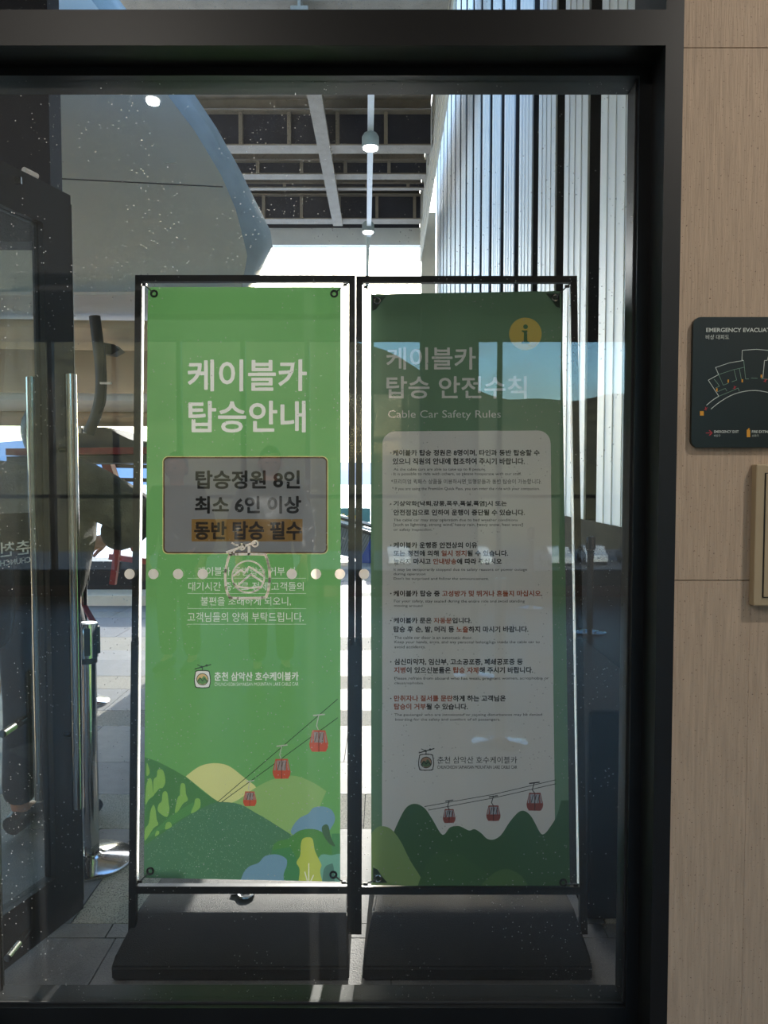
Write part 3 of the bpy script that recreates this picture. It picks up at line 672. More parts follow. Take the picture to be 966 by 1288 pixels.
def print_mat(name, img, kd=.55, kt=.165, extra=None):
    m = bpy.data.materials.new(name); m.use_nodes = True; t = m.node_tree; t.nodes.clear()
    tx = t.nodes.new('ShaderNodeTexImage'); tx.image = img; tx.interpolation = 'Linear'; tx.extension = 'EXTEND'
    uvn = t.nodes.new('ShaderNodeUVMap'); uvn.uv_map = 'UVMap'; t.links.new(uvn.outputs[0], tx.inputs[0])
    a = t.nodes.new('ShaderNodeMixRGB'); a.blend_type = 'MULTIPLY'; a.inputs['Fac'].default_value = 1; a.inputs['Color2'].default_value = (kd, kd, kd, 1)
    t.links.new(tx.outputs['Color'], a.inputs['Color1'])
    df = t.nodes.new('ShaderNodeBsdfDiffuse'); t.links.new(a.outputs[0], df.inputs[0])
    out = t.nodes.new('ShaderNodeOutputMaterial'); gl = t.nodes.new('ShaderNodeBsdfGlossy'); gl.inputs['Roughness'].default_value = .35; gl.inputs['Color'].default_value = (1, 1, 1, 1)
    mx_ = t.nodes.new('ShaderNodeMixShader'); mx_.inputs[0].default_value = .02
    top = df
    if kt:
        b = t.nodes.new('ShaderNodeMixRGB'); b.blend_type = 'MULTIPLY'; b.inputs['Fac'].default_value = 1
        al = t.nodes.new('ShaderNodeMath'); al.operation = 'MULTIPLY'; al.inputs[1].default_value = kt; t.links.new(tx.outputs['Alpha'], al.inputs[0])
        t.links.new(tx.outputs['Color'], b.inputs['Color1']); t.links.new(al.outputs[0], b.inputs['Color2'])
        tr = t.nodes.new('ShaderNodeBsdfTranslucent'); t.links.new(b.outputs[0], tr.inputs[0])
        ad = t.nodes.new('ShaderNodeAddShader'); t.links.new(df.outputs[0], ad.inputs[0]); t.links.new(tr.outputs[0], ad.inputs[1]); top = ad
    t.links.new(top.outputs[0], mx_.inputs[1]); t.links.new(gl.outputs[0], mx_.inputs[2]); t.links.new(mx_.outputs[0], out.inputs[0])
    return m
def banner(P, cv, name, parent, seed):
    nx, ny = 24, 60; b = bmesh.new(); uvl = b.loops.layers.uv.new('UVMap'); r = random.Random(seed); ph = [r.uniform(0, 6) for _ in range(4)]
    TL, TR, BR, BL = P; g = []
    for j in range(ny+1):
        row = []
        for i in range(nx+1):
            u, v = i/nx, j/ny
            p = TL.lerp(TR, u).lerp(BL.lerp(BR, u), v)
            edge = math.sin(math.pi*u)*math.sin(math.pi*v)
            cor = max(0, 1-math.hypot(u, v*3)*3) + max(0, 1-math.hypot(1-u, v*3)*3)
            off = .004*math.sin(3*u+5*v+ph[0])*edge + .0015*math.sin(9*u-7*v+ph[1])*edge + .004*math.sin(22*math.atan2(v*3+.02, min(u, 1-u)+.02))*cor
            inx = 0
            row.append((b.verts.new(p + SN*off), u, v))
        g.append(row)
    for j in range(ny):
        for i in range(nx):
            q = (g[j][i], g[j+1][i], g[j+1][i+1], g[j][i+1]); f = b.faces.new([t[0] for t in q]); f.smooth = True
            for l, t in zip(f.loops, q): l[uvl].uv = (t[1], 1-t[2])
    me = bpy.data.meshes.new('banner'); b.to_mesh(me); b.free()
    me.materials.append(print_mat(name, cv.image(name)))
    o = bpy.data.objects.new('banner', me); link(o, parent); return o

# ------------------------------------------------------------------ banner stands
def stand(name_label, outer, ban, P, cv, art, joint_y, tabs, knob_side):
    """outer: pixel corners TL TR BR BL of the tube frame's outer edge"""
    t = thing('banner_stand', name_label, 'banner stand', (on(*outer[3]).x, 2.3, 0), 'banner stands behind the window')
    TL, TR, BR, BL = [Vector(p) for p in outer]
    wt = .021
    tl, tr, br, bl = [on(*p) for p in (TL, TR, BR, BL)]
    ins = lambda p, dx, dz: p + Vector((dx, 0, 0)) + SU*dz
    h = wt/2
    def foot(a, b):                # post carried down the stand plane to the tank
        d = (b-a).normalized(); k = (b.z-.075)/-d.z; return b + d*k
    for a, b, sx in ((tl, bl, 1), (tr, br, -1)):
        a2, b2 = ins(a, sx*h, -h), foot(ins(a, sx*h, -h), ins(b, sx*h, 0)); mid = a2.lerp(b2, .56)
        MB().bar(a2, mid, wt, wt*.8, SN).build('post', M['black'], t); po = MB().bar(mid, b2, wt*1.08, wt, SN).build('post', M['black'], t)
        MB().tube([mid + SN*.002 + SU*.012, mid + SN*.002 - SU*.012], wt*.56, 10).build('collar', M['plas'], t)
    pa_, pb_, sx = (tl, bl, 1) if knob_side == 0 else (tr, br, -1)      # pale sleeve strip along the outer post
    MB().bar(ins(pa_, sx*(wt + .003), -.03), ins(pb_, sx*(wt + .003), .03), .006, .004, SN).build('edge_strip', M['strip'], t, label='white edge strip')
    MB().bar(ins(tl, 0, -h), ins(tr, 0, -h), wt, wt*.8, SN).build('top_bar', M['black'], t)
    MB().bar(ins(bl, 0, h), ins(br, 0, h), wt*1.1, wt, SN).build('bottom_bar', M['black'], t)
    bn = banner(P, cv, art, t, hash(art) % 100)
    uv_c = [(.035, .0125), (.965, .0125), (.965, .9875), (.035, .9875)]
    fr = [ins(tl, .02, -.022), ins(tr, -.02, -.022), ins(br, -.022, .026), ins(bl, .022, .026)]
    for (u, v), q, tab in zip(uv_c, fr, tabs):
        c = P[0].lerp(P[1], u).lerp(P[3].lerp(P[2], u), v) + SN*.004
        if tab:
            k = .036; sx = 1 if u < .5 else -1; sy = 1 if v < .5 else -1
            ex = c + Vector((-sx*.016, 0, 0)) + SU*sy*.014
            MB().prism([ex, ex + Vector((sx*k*1.25, 0, 0)), ex + Vector((sx*k*.9, 0, 0)) - SU*sy*k*.4, ex + Vector((sx*k*.35, 0, 0)) - SU*sy*k*1.15, ex - SU*sy*k*1.3], SN*.0012).build('corner_patch', M['patch'], bn)
        MB().torus(c + SN*.002, .0095, .0035, SN).build('grommet', M['plas' if not tab else 'satin'], bn, smooth=True)
        d = (q - c)
        MB().tube([c + SN*.004 + d*.08, c + d*.5 + SN*.006, q], .0022, 6).build('tie_cord', M['cord'], t)
        MB().box(-.007, .007, -.004, .004, -.004, .004).build('cord_clip', M['plas'], t).location = c + d*.75 + SN*.006
    return t
M['strip'] = vinyl('white_edge_strip', srgb(246, 246, 244), .9)
M['patch'] = mat('dark_green_patch', srgb(36, 62, 44), .5)
stand('black banner stand on the left with a bright green boarding notice banner', ((171, 347), (447.2, 347), (445.5, 1122), (163.5, 1122)), None, PL, cvL, 'boarding_notice_print', 777, (0, 0, 0, 0), 0)
stand('black banner stand on the right with a green and white safety rules banner', ((447.9, 348), (725, 348), (737, 1123), (446.2, 1123)), None, PR, cvR, 'safety_rules_print', 777, (1, 1, 0, 1), 1)
# ------------------------------------------------------------------ weighted tanks
def tank(x0, x1, label, cap):
    t = thing('stand_base', label, 'stand base', ((x0+x1)/2, 2.4, 0), 'water tanks that hold the banner stands')
    prof = [(2.15, .0), (2.145, .045), (2.175, .062), (2.30, .114), (2.33, .12), (2.52, .12), (2.6, .06), (2.6, 0)]
    ins = [0, 0, .004, .022, .03, .045, .02, .01]
    b = MB(); A = [b.bm.verts.new((x0 + i, y, z)) for (y, z), i in zip(prof, ins)]; B = [b.bm.verts.new((x1 - i*.4, y, z)) for (y, z), i in zip(prof, ins)]
    b.bm.faces.new(A); b.bm.faces.new(B[::-1])
    for i in range(len(prof)): b.bm.faces.new((A[i], A[(i+1) % len(prof)], B[(i+1) % len(prof)], B[i]))
    bmesh.ops.bevel(b.bm, geom=b.bm.edges[:], offset=.006, segments=2, affect='EDGES')
    b.build('tank', M['tank'], t, smooth=True)
    c = Vector(cap)
    lid = MB().lathe(c, [(.020, 0), (.020, .006), (.013, .007), (.013, .003)], 24).build('filler_cap', M['plas'], t, smooth=True)
    MB().torus(c + Vector((0, 0, .006)), .026, .004, (0, 0, 1)).build('cap_ring', M['satin'], lid, smooth=True)
    MB().bar(c + Vector((-.05, 0, .004)), c + Vector((-.026, 0, .006)), .012, .005).build('cap_strap', M['plas'], lid)
    return t
xa = at(140, 1225, 2.15).x; xb = at(439, 1225, 2.15).x; xc = at(456, 1225, 2.15).x; xd = at(745, 1225, 2.15).x
cp0 = at_floor(305, 1140, .12)
tank(xa, xb, 'black water tank base with a ringed filler cap under the left banner stand', (cp0.x, 2.40, .119))
tank(xc, xd, 'black water tank base in shade under the right banner stand', (xd - .2, 2.48, .119))

MB().box(.69, .985, 2.46, 3.7, 0, .72, .012).build('darkness_box', M['plinth'], label='low black box added for darkness against the dark wall right of the banners', category='box')  # added box, stands in for plain darkness beside the wall
# ------------------------------------------------------------------ open glass door
D0 = Vector((-1.06, 2.5, 0)); DD = Vector((-.315, -.949, 0)).normalized(); DN = Vector((.949, -.315, 0))
dr = thing('glass_door', 'open black framed glass door standing outside at the left edge', 'door', (-1.33, 1.72, 0))
WD = .86; zt = at_plane(88, 250, D0, DN).z
def dbox(t0, t1, z0, z1, th=.045):
    a = D0 + DD*t0; b = D0 + DD*t1; n = DN*th/2
    return MB().hexa([a-n+Vector((0, 0, z0)), b-n+Vector((0, 0, z0)), b+n+Vector((0, 0, z0)), a+n+Vector((0, 0, z0))],
                     [a-n+Vector((0, 0, z1)), b-n+Vector((0, 0, z1)), b+n+Vector((0, 0, z1)), a+n+Vector((0, 0, z1))])
dbox(0, .125, .02, zt).build('stile', M['frame'], dr); dbox(WD-.1, WD, .02, zt).build('stile', M['frame'], dr)
dbox(.125, WD-.1, zt-.13, zt).build('top_rail', M['frame'], dr); dbox(.125, WD-.1, .02, .19).build('bottom_rail', M['frame'], dr)
gp = dbox(.125, WD-.1, .19, zt-.13, .008).build('glass_pane', M['glass2'], dr)
dbox(-.003, 0, .05, zt-.03, .05).build('edge_seal', M['satin'], dr)
hz1 = at_plane(84, 470, D0 + DN*.07, DN).z; hz0 = at_plane(90, 1021, D0 + DN*.07, DN).z
for sgn, t0 in ((1, .07), (-1, .055)):
    c = D0 + DD*t0 + DN*sgn*(.07 if sgn > 0 else .10)
    hn = MB().tube([c + Vector((0, 0, hz0)), c + Vector((0, 0, hz1))], .019, 24).build('pull_handle', M['chrome'], dr, smooth=True)
    for fz in (.17, .83):
        z = hz0 + (hz1-hz0)*fz; MB().tube([c + Vector((0, 0, z)), D0 + DD*t0 + Vector((0, 0, z))], .009, 10).build('handle_mount', M['plas'], hn)
# mirrored lettering on the far face of the door glass
def text_obj(body, P, right, up, width, height, mt, parent, name='lettering', bold=.0, lift=None):
    V, T, _ = glyphs(body, bold); lo, hi = V.min(0), V.max(0)
    sx, sy = width/(hi[0]-lo[0]), height/(hi[1]-lo[1])
    b = MB(); vs = [b.bm.verts.new(P + right*(v[0]-lo[0])*sx + up*(v[1]-lo[1])*sy) for v in V]
    for t_ in T:
        try: b.bm.faces.new([vs[i] for i in t_])
        except ValueError: pass
    return b.build(name, mt, parent)
pz = at_plane(8, 690, D0, DN); ln = D0 + DD*.175 - DN*.006
for body, z, h_, wd in (('춘천 삼악산', at_plane(14, 700, D0, DN).z, .045, .33), ('CHUNCHEON SAMAKSAN', at_plane(14, 711, D0, DN).z, .018, .33)):
    text_obj(body, Vector((ln.x, ln.y, z)), DD, Vector((0, 0, 1)), wd, h_, M['sticker'], gp, bold=.01)
MB().tube([at_plane(46, 222, D0, DN), at_plane(30, 214, D0, DN)], .01, 10).build('top_pivot', M['sticker'], dr)
MB().box(-.012, .012, -.004, .004, -.010, .010).build('door_sensor', M['satin'], dr).location = at_plane(22, 227, D0 + DN*.03, DN)
# slim pull bar at the very left, in front of the glass
pbp = at(1.5, 862, 1.655); pq = at(1.5, 1232, 1.655)
ph_ = thing('push_bar', 'slim steel push bar at the lower left edge of the window', 'handle', (pbp.x, 1.655, 0))
MB().tube([Vector((pbp.x, 1.62, pq.z)), Vector((pbp.x, 1.62, pbp.z))], .0065, 14).build('bar', M['satin'], ph_, smooth=True)
for yy in (922, 1203):
    z = at(4, yy, 1.655).z; MB().tube([(pbp.x + .004, 1.648, z), (pbp.x + .004, 1.699, z)], .009, 14).build('standoff', M['satin'], ph_, smooth=True)

# ------------------------------------------------------------------ stickers on the glass
ORD = ('nearest to', 'second out from', 'third out from', 'outermost from')
YG = GY - .0008
for side, xs in (('left', (255, 224, 193, 163)), ('right', (367, 397.5, 427.5, 458))):
    for k, x in enumerate(xs):
        p = at(x, 722, YG); o = MB().lathe((0, 0, 0), [(.0118, 0), (.0118, -.0006)], 28, 'Y').build('round_sticker', M['sticker'])
        o.location = p; o['label'] = f'round grey sticker on the glass, {ORD[k]} the gondola emblem on its {side} side'; o['category'] = 'sticker'; o['group'] = 'grey warning dots in a row on the window glass'
def ribbon(pts, wd, closed=False):
    """flat vinyl line on the glass; pts in photo pixels"""
    b = MB(); k = wd/2; P = pts + ([pts[0]] if closed else [])
    for i in range(len(P)-1):
        (x0, y0), (x1, y1) = P[i], P[i+1]; d = math.hypot(x1-x0, y1-y0)
        if d < 1e-6: continue
        nx, ny = -(y1-y0)/d*k, (x1-x0)/d*k; ex, ey = (x1-x0)/d*k*.5, (y1-y0)/d*k*.5
        q = [(x0-ex+nx, y0-ey+ny), (x1+ex+nx, y1+ey+ny), (x1+ex-nx, y1+ey-ny), (x0-ex-nx, y0-ey-ny)]
        b.prism([at(a, c, YG) for a, c in q], (0, -.0005, 0))
    return b
Z6 = lambda pts: [(220 + a/5.367, 660 + b/5.367) for a, b in pts]
em = thing('glass_emblem', 'grey line emblem of a gondola lift cabin stuck on the window glass', 'sticker', tuple(at(312, 718, YG)))
ribbon(smooth(Z6([(370, 205), (400, 200), (590, 200), (615, 215), (632, 270), (640, 340), (636, 410), (622, 470), (590, 493), (400, 495), (365, 480), (345, 420), (340, 340), (350, 270)]), 6, True), 3.2, True).build('cabin_outline', M['sticker'], em)
ribbon([(312.3 + 20.3*math.cos(t), 725.5 + 20*math.sin(t)) for t in np.linspace(0, 2*math.pi, 37)[:-1]], 1.9, True).build('circle_outline', M['sticker'], em)
ribbon(Z6([(395, 345), (420, 325), (445, 305), (470, 325), (500, 285), (530, 300), (600, 350)]), 2.3).build('mountain_line', M['sticker'], em)
ribbon(Z6([(430, 405), (470, 370), (512, 335), (590, 385)]), 2.3).build('mountain_line', M['sticker'], em)
ribbon(Z6([(395, 400), (430, 420), (500, 428), (580, 420)]), 2.1).build('lake_line', M['sticker'], em)
ribbon(Z6([(350, 186), (540, 120)]), 2.8).build('rope_line', M['sticker'], em)
ribbon(Z6([(500, 150), (500, 200)]), 3.2).build('hanger_line', M['sticker'], em)
ribbon(Z6([(385, 122), (405, 135), (450, 140)]), 2.0).build('grip_line', M['sticker'], em); ribbon(Z6([(400, 175), (395, 195)]), 2.1).build('grip_line', M['sticker'], em)
for c in ((452, 150), (541, 128)):
    q = Z6([c])[0]; ribbon([(q[0] + 3.6*math.cos(t), q[1] + 3.6*math.sin(t)) for t in np.linspace(0, 2*math.pi, 19)[:-1]], 1.9, True).build('wheel_outline', M['sticker'], em)

# ------------------------------------------------------------------ evacuation plan and cover box on the wall
WY = FY - .0
bl = at(868.5, 563, WY - .008); tl = at(872, 399, WY - .008)
bw, bh = .42, tl.z - bl.z
ev = thing('evacuation_plan', 'dark green emergency evacuation plan board on the brown wall', 'sign', (tl.x, WY, bl.z))
bx0 = (tl.x + bl.x)/2
MB().prism([(bx0 + a, WY - .010, bl.z + c) for a, c in rr(0, 0, bw, bh, .016)], (0, .0095, 0)).build('board', M['board'], ev)
def wp(x, y): return at(x, y, WY - .0105)
E3 = lambda pts: [(860 + a/6.783, 390 + b/6.783) for a, b in pts]
def wline(pts, wd, mt, name, par=ev):
    b = MB(); k = wd/2
    for i in range(len(pts)-1):
        (x0, y0), (x1, y1) = pts[i], pts[i+1]; d = math.hypot(x1-x0, y1-y0)
        if d < 1e-6: continue
        nx, ny = -(y1-y0)/d*k, (x1-x0)/d*k
        b.prism([wp(*q) for q in ((x0+nx, y0+ny), (x1+nx, y1+ny), (x1-nx, y1-ny), (x0-nx, y0-ny))], (0, .0006, 0))
    return b.build(name, mt, par)
M['ink'] = mat('white_ink', srgb(205, 212, 206), .6); M['inkg'] = mat('pale_green_ink', srgb(130, 160, 140), .6); M['inkr'] = mat('red_ink', srgb(178, 50, 62), .6); M['inky'] = mat('amber_ink', srgb(226, 160, 50), .6)
def wtext(body, x0, y0, x1, y1, mt, bold=.0):
    a = wp(x0, y1); b_ = wp(x1, y0); return text_obj(body, Vector((a.x, WY - .0112, a.z)), Vector((1, 0, 0)), Vector((0, 0, 1)), b_.x-a.x, b_.z-a.z, mt, ev, bold=bold)
wtext('EMERGENCY EVACUATION PLAN', 888, 412.5, 1004, 417.8, M['ink'], .022)
wtext('비상 대피도', 887.5, 421, 917, 427, M['ink'], .004)
outl = smooth(E3([(195, 812), (245, 770), (300, 735)]), 4); wline(outl, .8, M['ink'], 'plan_line')
wline(smooth(E3([(233, 845), (300, 790), (400, 730), (500, 697), (610, 686), (730, 705), (860, 750)]), 4), .8, M['ink'], 'plan_line')
for pts in ([(300, 735), (210, 598), (298, 550), (272, 490), (390, 450), (512, 430), (497, 428), (500, 343), (620, 335), (740, 345)], [(740, 345), (712, 430), (690, 430), (675, 580)],):
    wline(E3(pts), .7, M['ink'], 'plan_line')
for pts in ([(298, 550), (420, 510), (520, 487)], [(298, 550), (338, 640), (380, 625)], [(512, 430), (528, 587), (555, 587)], [(430, 510), (452, 598), (410, 612)], [(475, 500), (492, 592)], [(300, 735), (410, 690), (465, 665), (475, 695)], [(280, 700), (355, 668), (370, 692)], [(260, 590), (285, 620), (305, 650), (270, 665)], [(660, 585), (720, 590)], [(575, 580), (630, 582)]):
    wline(E3(pts), .45, M['inkg'], 'plan_line')
wline(E3([(190, 1048), (240, 1048)]), 1.0, M['inkr'], 'exit_arrow'); wline(E3([(218, 1025), (243, 1048), (218, 1070)]), 1.0, M['inkr'], 'exit_arrow')
for c in ((435, 660), (190, 840), (697, 600)):
    wline(E3([(c[0]-14, c[1]+10), (c[0]+14, c[1]-8)]), .8, M['inkr'], 'exit_mark'); wline(E3([(c[0]-4, c[1]-14), (c[0]+2, c[1]+16)]), .8, M['inkr'], 'exit_mark')
for c in ((380, 605), (500, 602), (663, 563), (283, 680)): wline(E3([(c[0], c[1]-12), (c[0], c[1]+14)]), 1.6, M['inky'], 'extinguisher_mark')
wline(E3([(155, 862), (155, 900)]), 4.6, M['inky'], 'here_mark'); wline(E3([(553, 1022), (553, 1084)]), 4.2, M['inky'], 'extinguisher_symbol')
wline(E3([(560, 1010), (548, 1024)]), 1.4, M['inky'], 'extinguisher_symbol')
wtext('EMERGENCY EXIT', 898, 541.3, 929, 544.6, M['ink'], .02); wtext('비상구', 898, 546.5, 906, 549.5, M['ink'])
wtext('FIRE EXTINGUISHER', 945.5, 541.3, 983, 544.6, M['ink'], .02); wtext('소화기', 945.5, 546.5, 954, 549.5, M['ink'])
q0 = at(951, 584, WY - .02); q1 = at(948.5, 762, WY - .02); bx = q0.x; 
cb = thing('cover_box', 'cream framed box on the wall below the evacuation plan', 'box', (bx, WY, q1.z))
MB().box(bx, bx + .36, WY - .022, WY, q1.z, q0.z, .003).build('housing', M['boxcream'], cb)
i0 = .018
MB().box(bx + i0, bx + .36 - i0, WY - .0235, WY - .0215, q1.z + i0, q0.z - i0, .0008).build('gap_line', M['plas'], cb)
MB().box(bx + i0 + .002, bx + .358 - i0, WY - .0255, WY - .022, q1.z + i0 + .002, q0.z - i0 - .002, .001).build('door_panel', M['boxcream'], cb)

# ------------------------------------------------------------------ belt stanchions
def stanchion(x, y, label, group, belt=False):
    t = thing('belt_stanchion', label, 'stanchion', (x, y, 0), group)
    MB().lathe((x, y, 0), [(.160, 0), (.160, .008), (.150, .014), (.06, .024), (.04, .030), (.034, .034)], 48).build('base', M['mirror' if not belt else 'chrome'], t, smooth=True)
    MB().lathe((x, y, .03), [(.031, 0), (.031, .765)], 28).build('pole', M['chrome'], t, smooth=True)
    MB().lathe((x, y, .79), [(.035, 0), (.035, .022)], 28).build('collar', M['plas'], t, smooth=True)
    hd = MB().lathe((x, y, .812), [(.039, 0), (.039, .128), (.036, .133), (.012, .134)], 28).build('belt_head', M['chrome'], t, smooth=True)
    for a in (0, 90, 180, 270):
        dx, dy = math.cos(math.radians(a + 20)), math.sin(math.radians(a + 20))
        MB().bar((x + dx*.034, y + dy*.034, .825), (x + dx*.034, y + dy*.034, .930), .022, .024, (dx, dy, 0)).build('belt_slot', M['plas'], hd)
    return t
st = at_floor(115, 1083); stanchion(st.x, st.y, 'polished steel queue stanchion on the paving beside the open door', 'stanchions outside', True)
s2 = at_floor(106, 884); stanchion(s2.x, s2.y, 'steel queue stanchion farther out, hidden but for its round base', 'stanchions outside')
for x, yy, lb in ((.66, -.76, 'steel stanchion inside just behind the camera, mirrored near the banner logo'), (.69, -2.2, 'steel stanchion inside, mirrored in the middle of the safety banner'),
                  (2.02, -3.8, 'steel stanchion inside, mirrored in the dark glass right of the banners'), (1.72, -5.2, 'steel stanchion by the far hall windows, smallest in the reflection')):
    stanchion(x, yy, lb, 'stanchions in the hall')

# ------------------------------------------------------------------ station shell (grey hull) with fairings
YH = 5.0
hull_px = [(-260, -330), (60, -140), (150, 0), (205, 70), (240, 112), (272, 160), (300, 210), (324, 258), (340, 290), (343, 311), (325, 348), (304, 383)]
inner_px = [(-300, -300), (25, -120), (115, 0), (170, 70), (205, 112), (245, 165), (278, 220), (296, 262), (306, 300), (311, 322), (306, 350), (300, 383)]
hs = thing('station_shell', 'large grey curved cable car station housing hanging at upper left', 'station housing', (-3, YH, 0))
inner = [at(x, y, YH) for x, y in inner_px]; outer = [at(x, y, YH + .28) for x, y in hull_px]
n = len(inner); xl_ = -5.2
b = bmesh.new()
cols = 14; rowsv = []
for i in range(n):
    p = inner[i]; row = []
    for k in range(cols+1):
        f = k/cols; x = p.x + (xl_-p.x)*f
        bul = .38*math.sin(min(1, f*1.6)*math.pi/2)
        row.append(b.verts.new((x, YH - bul*.9, p.z + (0))))
    rowsv.append(row)
for i in range(n-1):
    for k in range(cols): b.faces.new((rowsv[i][k], rowsv[i][k+1], rowsv[i+1][k+1], rowsv[i+1][k]))
m_ = MB(); m_.bm.free(); m_.bm = b; m_.build('front_shell', M['hull'], hs, smooth=True)
b = bmesh.new(); A = [b.verts.new(p) for p in inner]; Bm = [b.verts.new(p.lerp(q, .5) + Vector((.015, -.03, 0))) for p, q in zip(inner, outer)]; Bv = [b.verts.new(p) for p in outer]
Cv = [b.verts.new(p + Vector((-.35, 1.2, -.02 if i < n-3 else 0))) for i, p in enumerate(outer)]
for i in range(n-1):
    b.faces.new((A[i], Bm[i], Bm[i+1], A[i+1])); b.faces.new((Bm[i], Bv[i], Bv[i+1], Bm[i+1])); b.faces.new((Bv[i], Cv[i], Cv[i+1], Bv[i+1]))
m_ = MB(); m_.bm.free(); m_.bm = b; m_.build('shell_rim', M['rim'], hs, smooth=True)
sa, sb_ = at(40, 223, 4.66), at(286, 235, YH - .06)
MB().tube([at(-200, 214, 4.655), sa, at(160, 229, 4.672), at(240, 233, 4.79), at(280, 235, 4.93)], .004, 6).build('shell_seam', M['rubber'], hs)
MB().tube([at(188 + 34*math.cos(t), 205 + 0*math.sin(t), 4.64) for t in (0, 1)] , .002, 4).build('shell_mark', M['rim'], hs)
zf0 = at(150, 383, YH).z
MB().box(xl_, inner[-1].x, YH - .30, YH + 1.5, zf0 - .012, zf0 + .008).build('lower_edge', M['white'], hs)
# fairings under the shell
fa = thing('fairing', 'cream rolled fairing strip beneath the grey station shell', 'fairing', (-2.5, 5.2, 0))
def roll(y0, y1, Yc, mt, name, par, dep=.3, x1=-.95, slope=.0):
    zt_, zb = at(130, y0, Yc).z, at(130, y1, Yc).z; b = MB(); pr = []
    for k in range(9):
        a = math.pi*k/8; pr.append((Yc + dep*(1-math.sin(a)), (zt_+zb)/2 + (zt_-zb)/2*math.cos(a)))
    pts = [(xl_, y, z + slope) for y, z in pr]
    va = [b.bm.verts.new((xl_, y, z + slope)) for y, z in pr]; vb = [b.bm.verts.new((x1, y, z - slope)) for y, z in pr]
    for i in range(8): b.bm.faces.new((va[i], va[i+1], vb[i+1], vb[i]))
    b.bm.faces.new(va); b.bm.faces.new(vb[::-1]); b.bm.faces.new((va[0], vb[0], vb[-1], va[-1]))
    return b.build(name, mt, par, smooth=True)
roll(391, 428, 5.0, M['cream'], 'rolled_edge', fa, slope=.03)
rc = MB().box(xl_, -.95, 5.45, 5.55, at(130, 498, 5.5).z, at(130, 420, 5.5).z)
rc.build('recess_panel', mat('taupe_panel', srgb(140, 130, 116), .7, 0, .08, 3), fa)
bt = thing('bumper_tube', 'white rounded bumper rail under the cream fairing', 'rail', (-2.5, 5.2, 0)); roll(490, 514, 5.1, M['white'], 'rail', bt, .15, slope=.02)
roll(514, 534, 5.2, mat('beige_skirt', srgb(186, 166, 142), .6, 0, .05, 5), 'skirt', bt, .12, slope=.01)
# hose with its mounting
ho = thing('hose', 'thick grey rubber hose curving down from the fairing to the machine', 'hose', tuple(at(118, 400, 4.9)))
MB().tube([at(x, y, 4.85) for x, y in smooth([(119, 398), (123, 430), (127, 470), (126, 500), (120, 524), (111, 545)], 6)], .036, 14).build('hose_body', M['machine'], ho, smooth=True)
MB().tube([at(x, y, 4.83) for x, y in smooth([(132, 432), (132.5, 460), (133, 490), (131, 510), (122, 523)], 6)], .006, 8).build('cable', M['rubber'], ho, smooth=True)
MB().prism([at(x, y, 4.9) for x, y in ((126, 430), (143, 433), (151, 440), (140, 446), (128, 444))], (0, .1, 0)).build('bracket', M['machine'], ho)
MB().box(-.035, .035, -.01, .01, -.006, .006).build('clamp', M['white'], ho).location = at(133, 482, 4.8)
mh = thing('boarding_machine', 'dark grey sloped machine cover on a dark red steel frame', 'machine', tuple(at(130, 560, 5.2)))
MB().prism([at(x, y, 5.1) for x, y in ((40, 568), (92, 549), (100, 538), (131, 537), (162, 552), (168, 554), (200, 557), (200, 566), (40, 569))], (0, .5, 0)).build('cover', M['machine'], mh)
for dx in (100, 107): MB().tube([at(dx, 536, 5.05), at(dx, 545, 5.05)], .013, 10).build('bolt', M['white'], mh)
pA, pB_ = at(30, 570, 5.2), at(230, 568, 5.2)
MB().bar(pA, pB_, .5, .045).build('red_beam', M['red'], mh); MB().bar(pA - Vector((0, .02, .055)), pB_ - Vector((0, .02, .055)), .44, .05).build('black_beam', M['rubber'], mh)
MB().bar(at(133, 575, 5.6), at(172, 690, 6.2), .07, .07).build('red_leg', M['red'], mh); MB().bar(at(196, 580, 5.6), at(196, 720, 6.0), .06, .06).build('red_leg', M['rubber'], mh)
for yy in (586, 603): MB().bar(at(140, yy, 5.9), at(235, yy+2, 5.9), .03, .03).build('rung', M['rubber'], mh)
MB().tube([at(128, 603, 5.6), at(156, 603, 5.6)], .008, 6).build('pin', M['rubber'], mh)
MB().bar(at(138, 700, 6.6), at(200, 708, 6.6), .05, .05).build('red_brace', M['red'], mh); MB().bar(at(148, 690, 6.4), at(142, 735, 6.4), .05, .05).build('red_leg', M['red'], mh)
MB().box(-1.72, -.42, 5.6, 6.1, .0, 1.15).build('housing', M['machine'], mh)  # unseen block added behind the left banner to shade the paving
MB().bar(at(106, 762, 4.7), at(122, 790, 4.6), .034, .01).build('red_strap', M['beltred'], mh)
# low black barrier and light ledge beyond
lb_ = thing('low_barrier', 'low black barrier with a pale ledge across the far platform', 'barrier', (-3, 8.8, 0))
zb0 = at_floor(150, 762).y
MB().box(-5.5, -1.9, zb0 + .5, zb0 + .6, 0, at(150, 706, zb0 + .5).z).build('barrier_panel', M['black'], lb_)
MB().box(-5.5, -1.9, zb0, zb0 + .5, 0, .12).build('ledge', M['cream'], lb_)
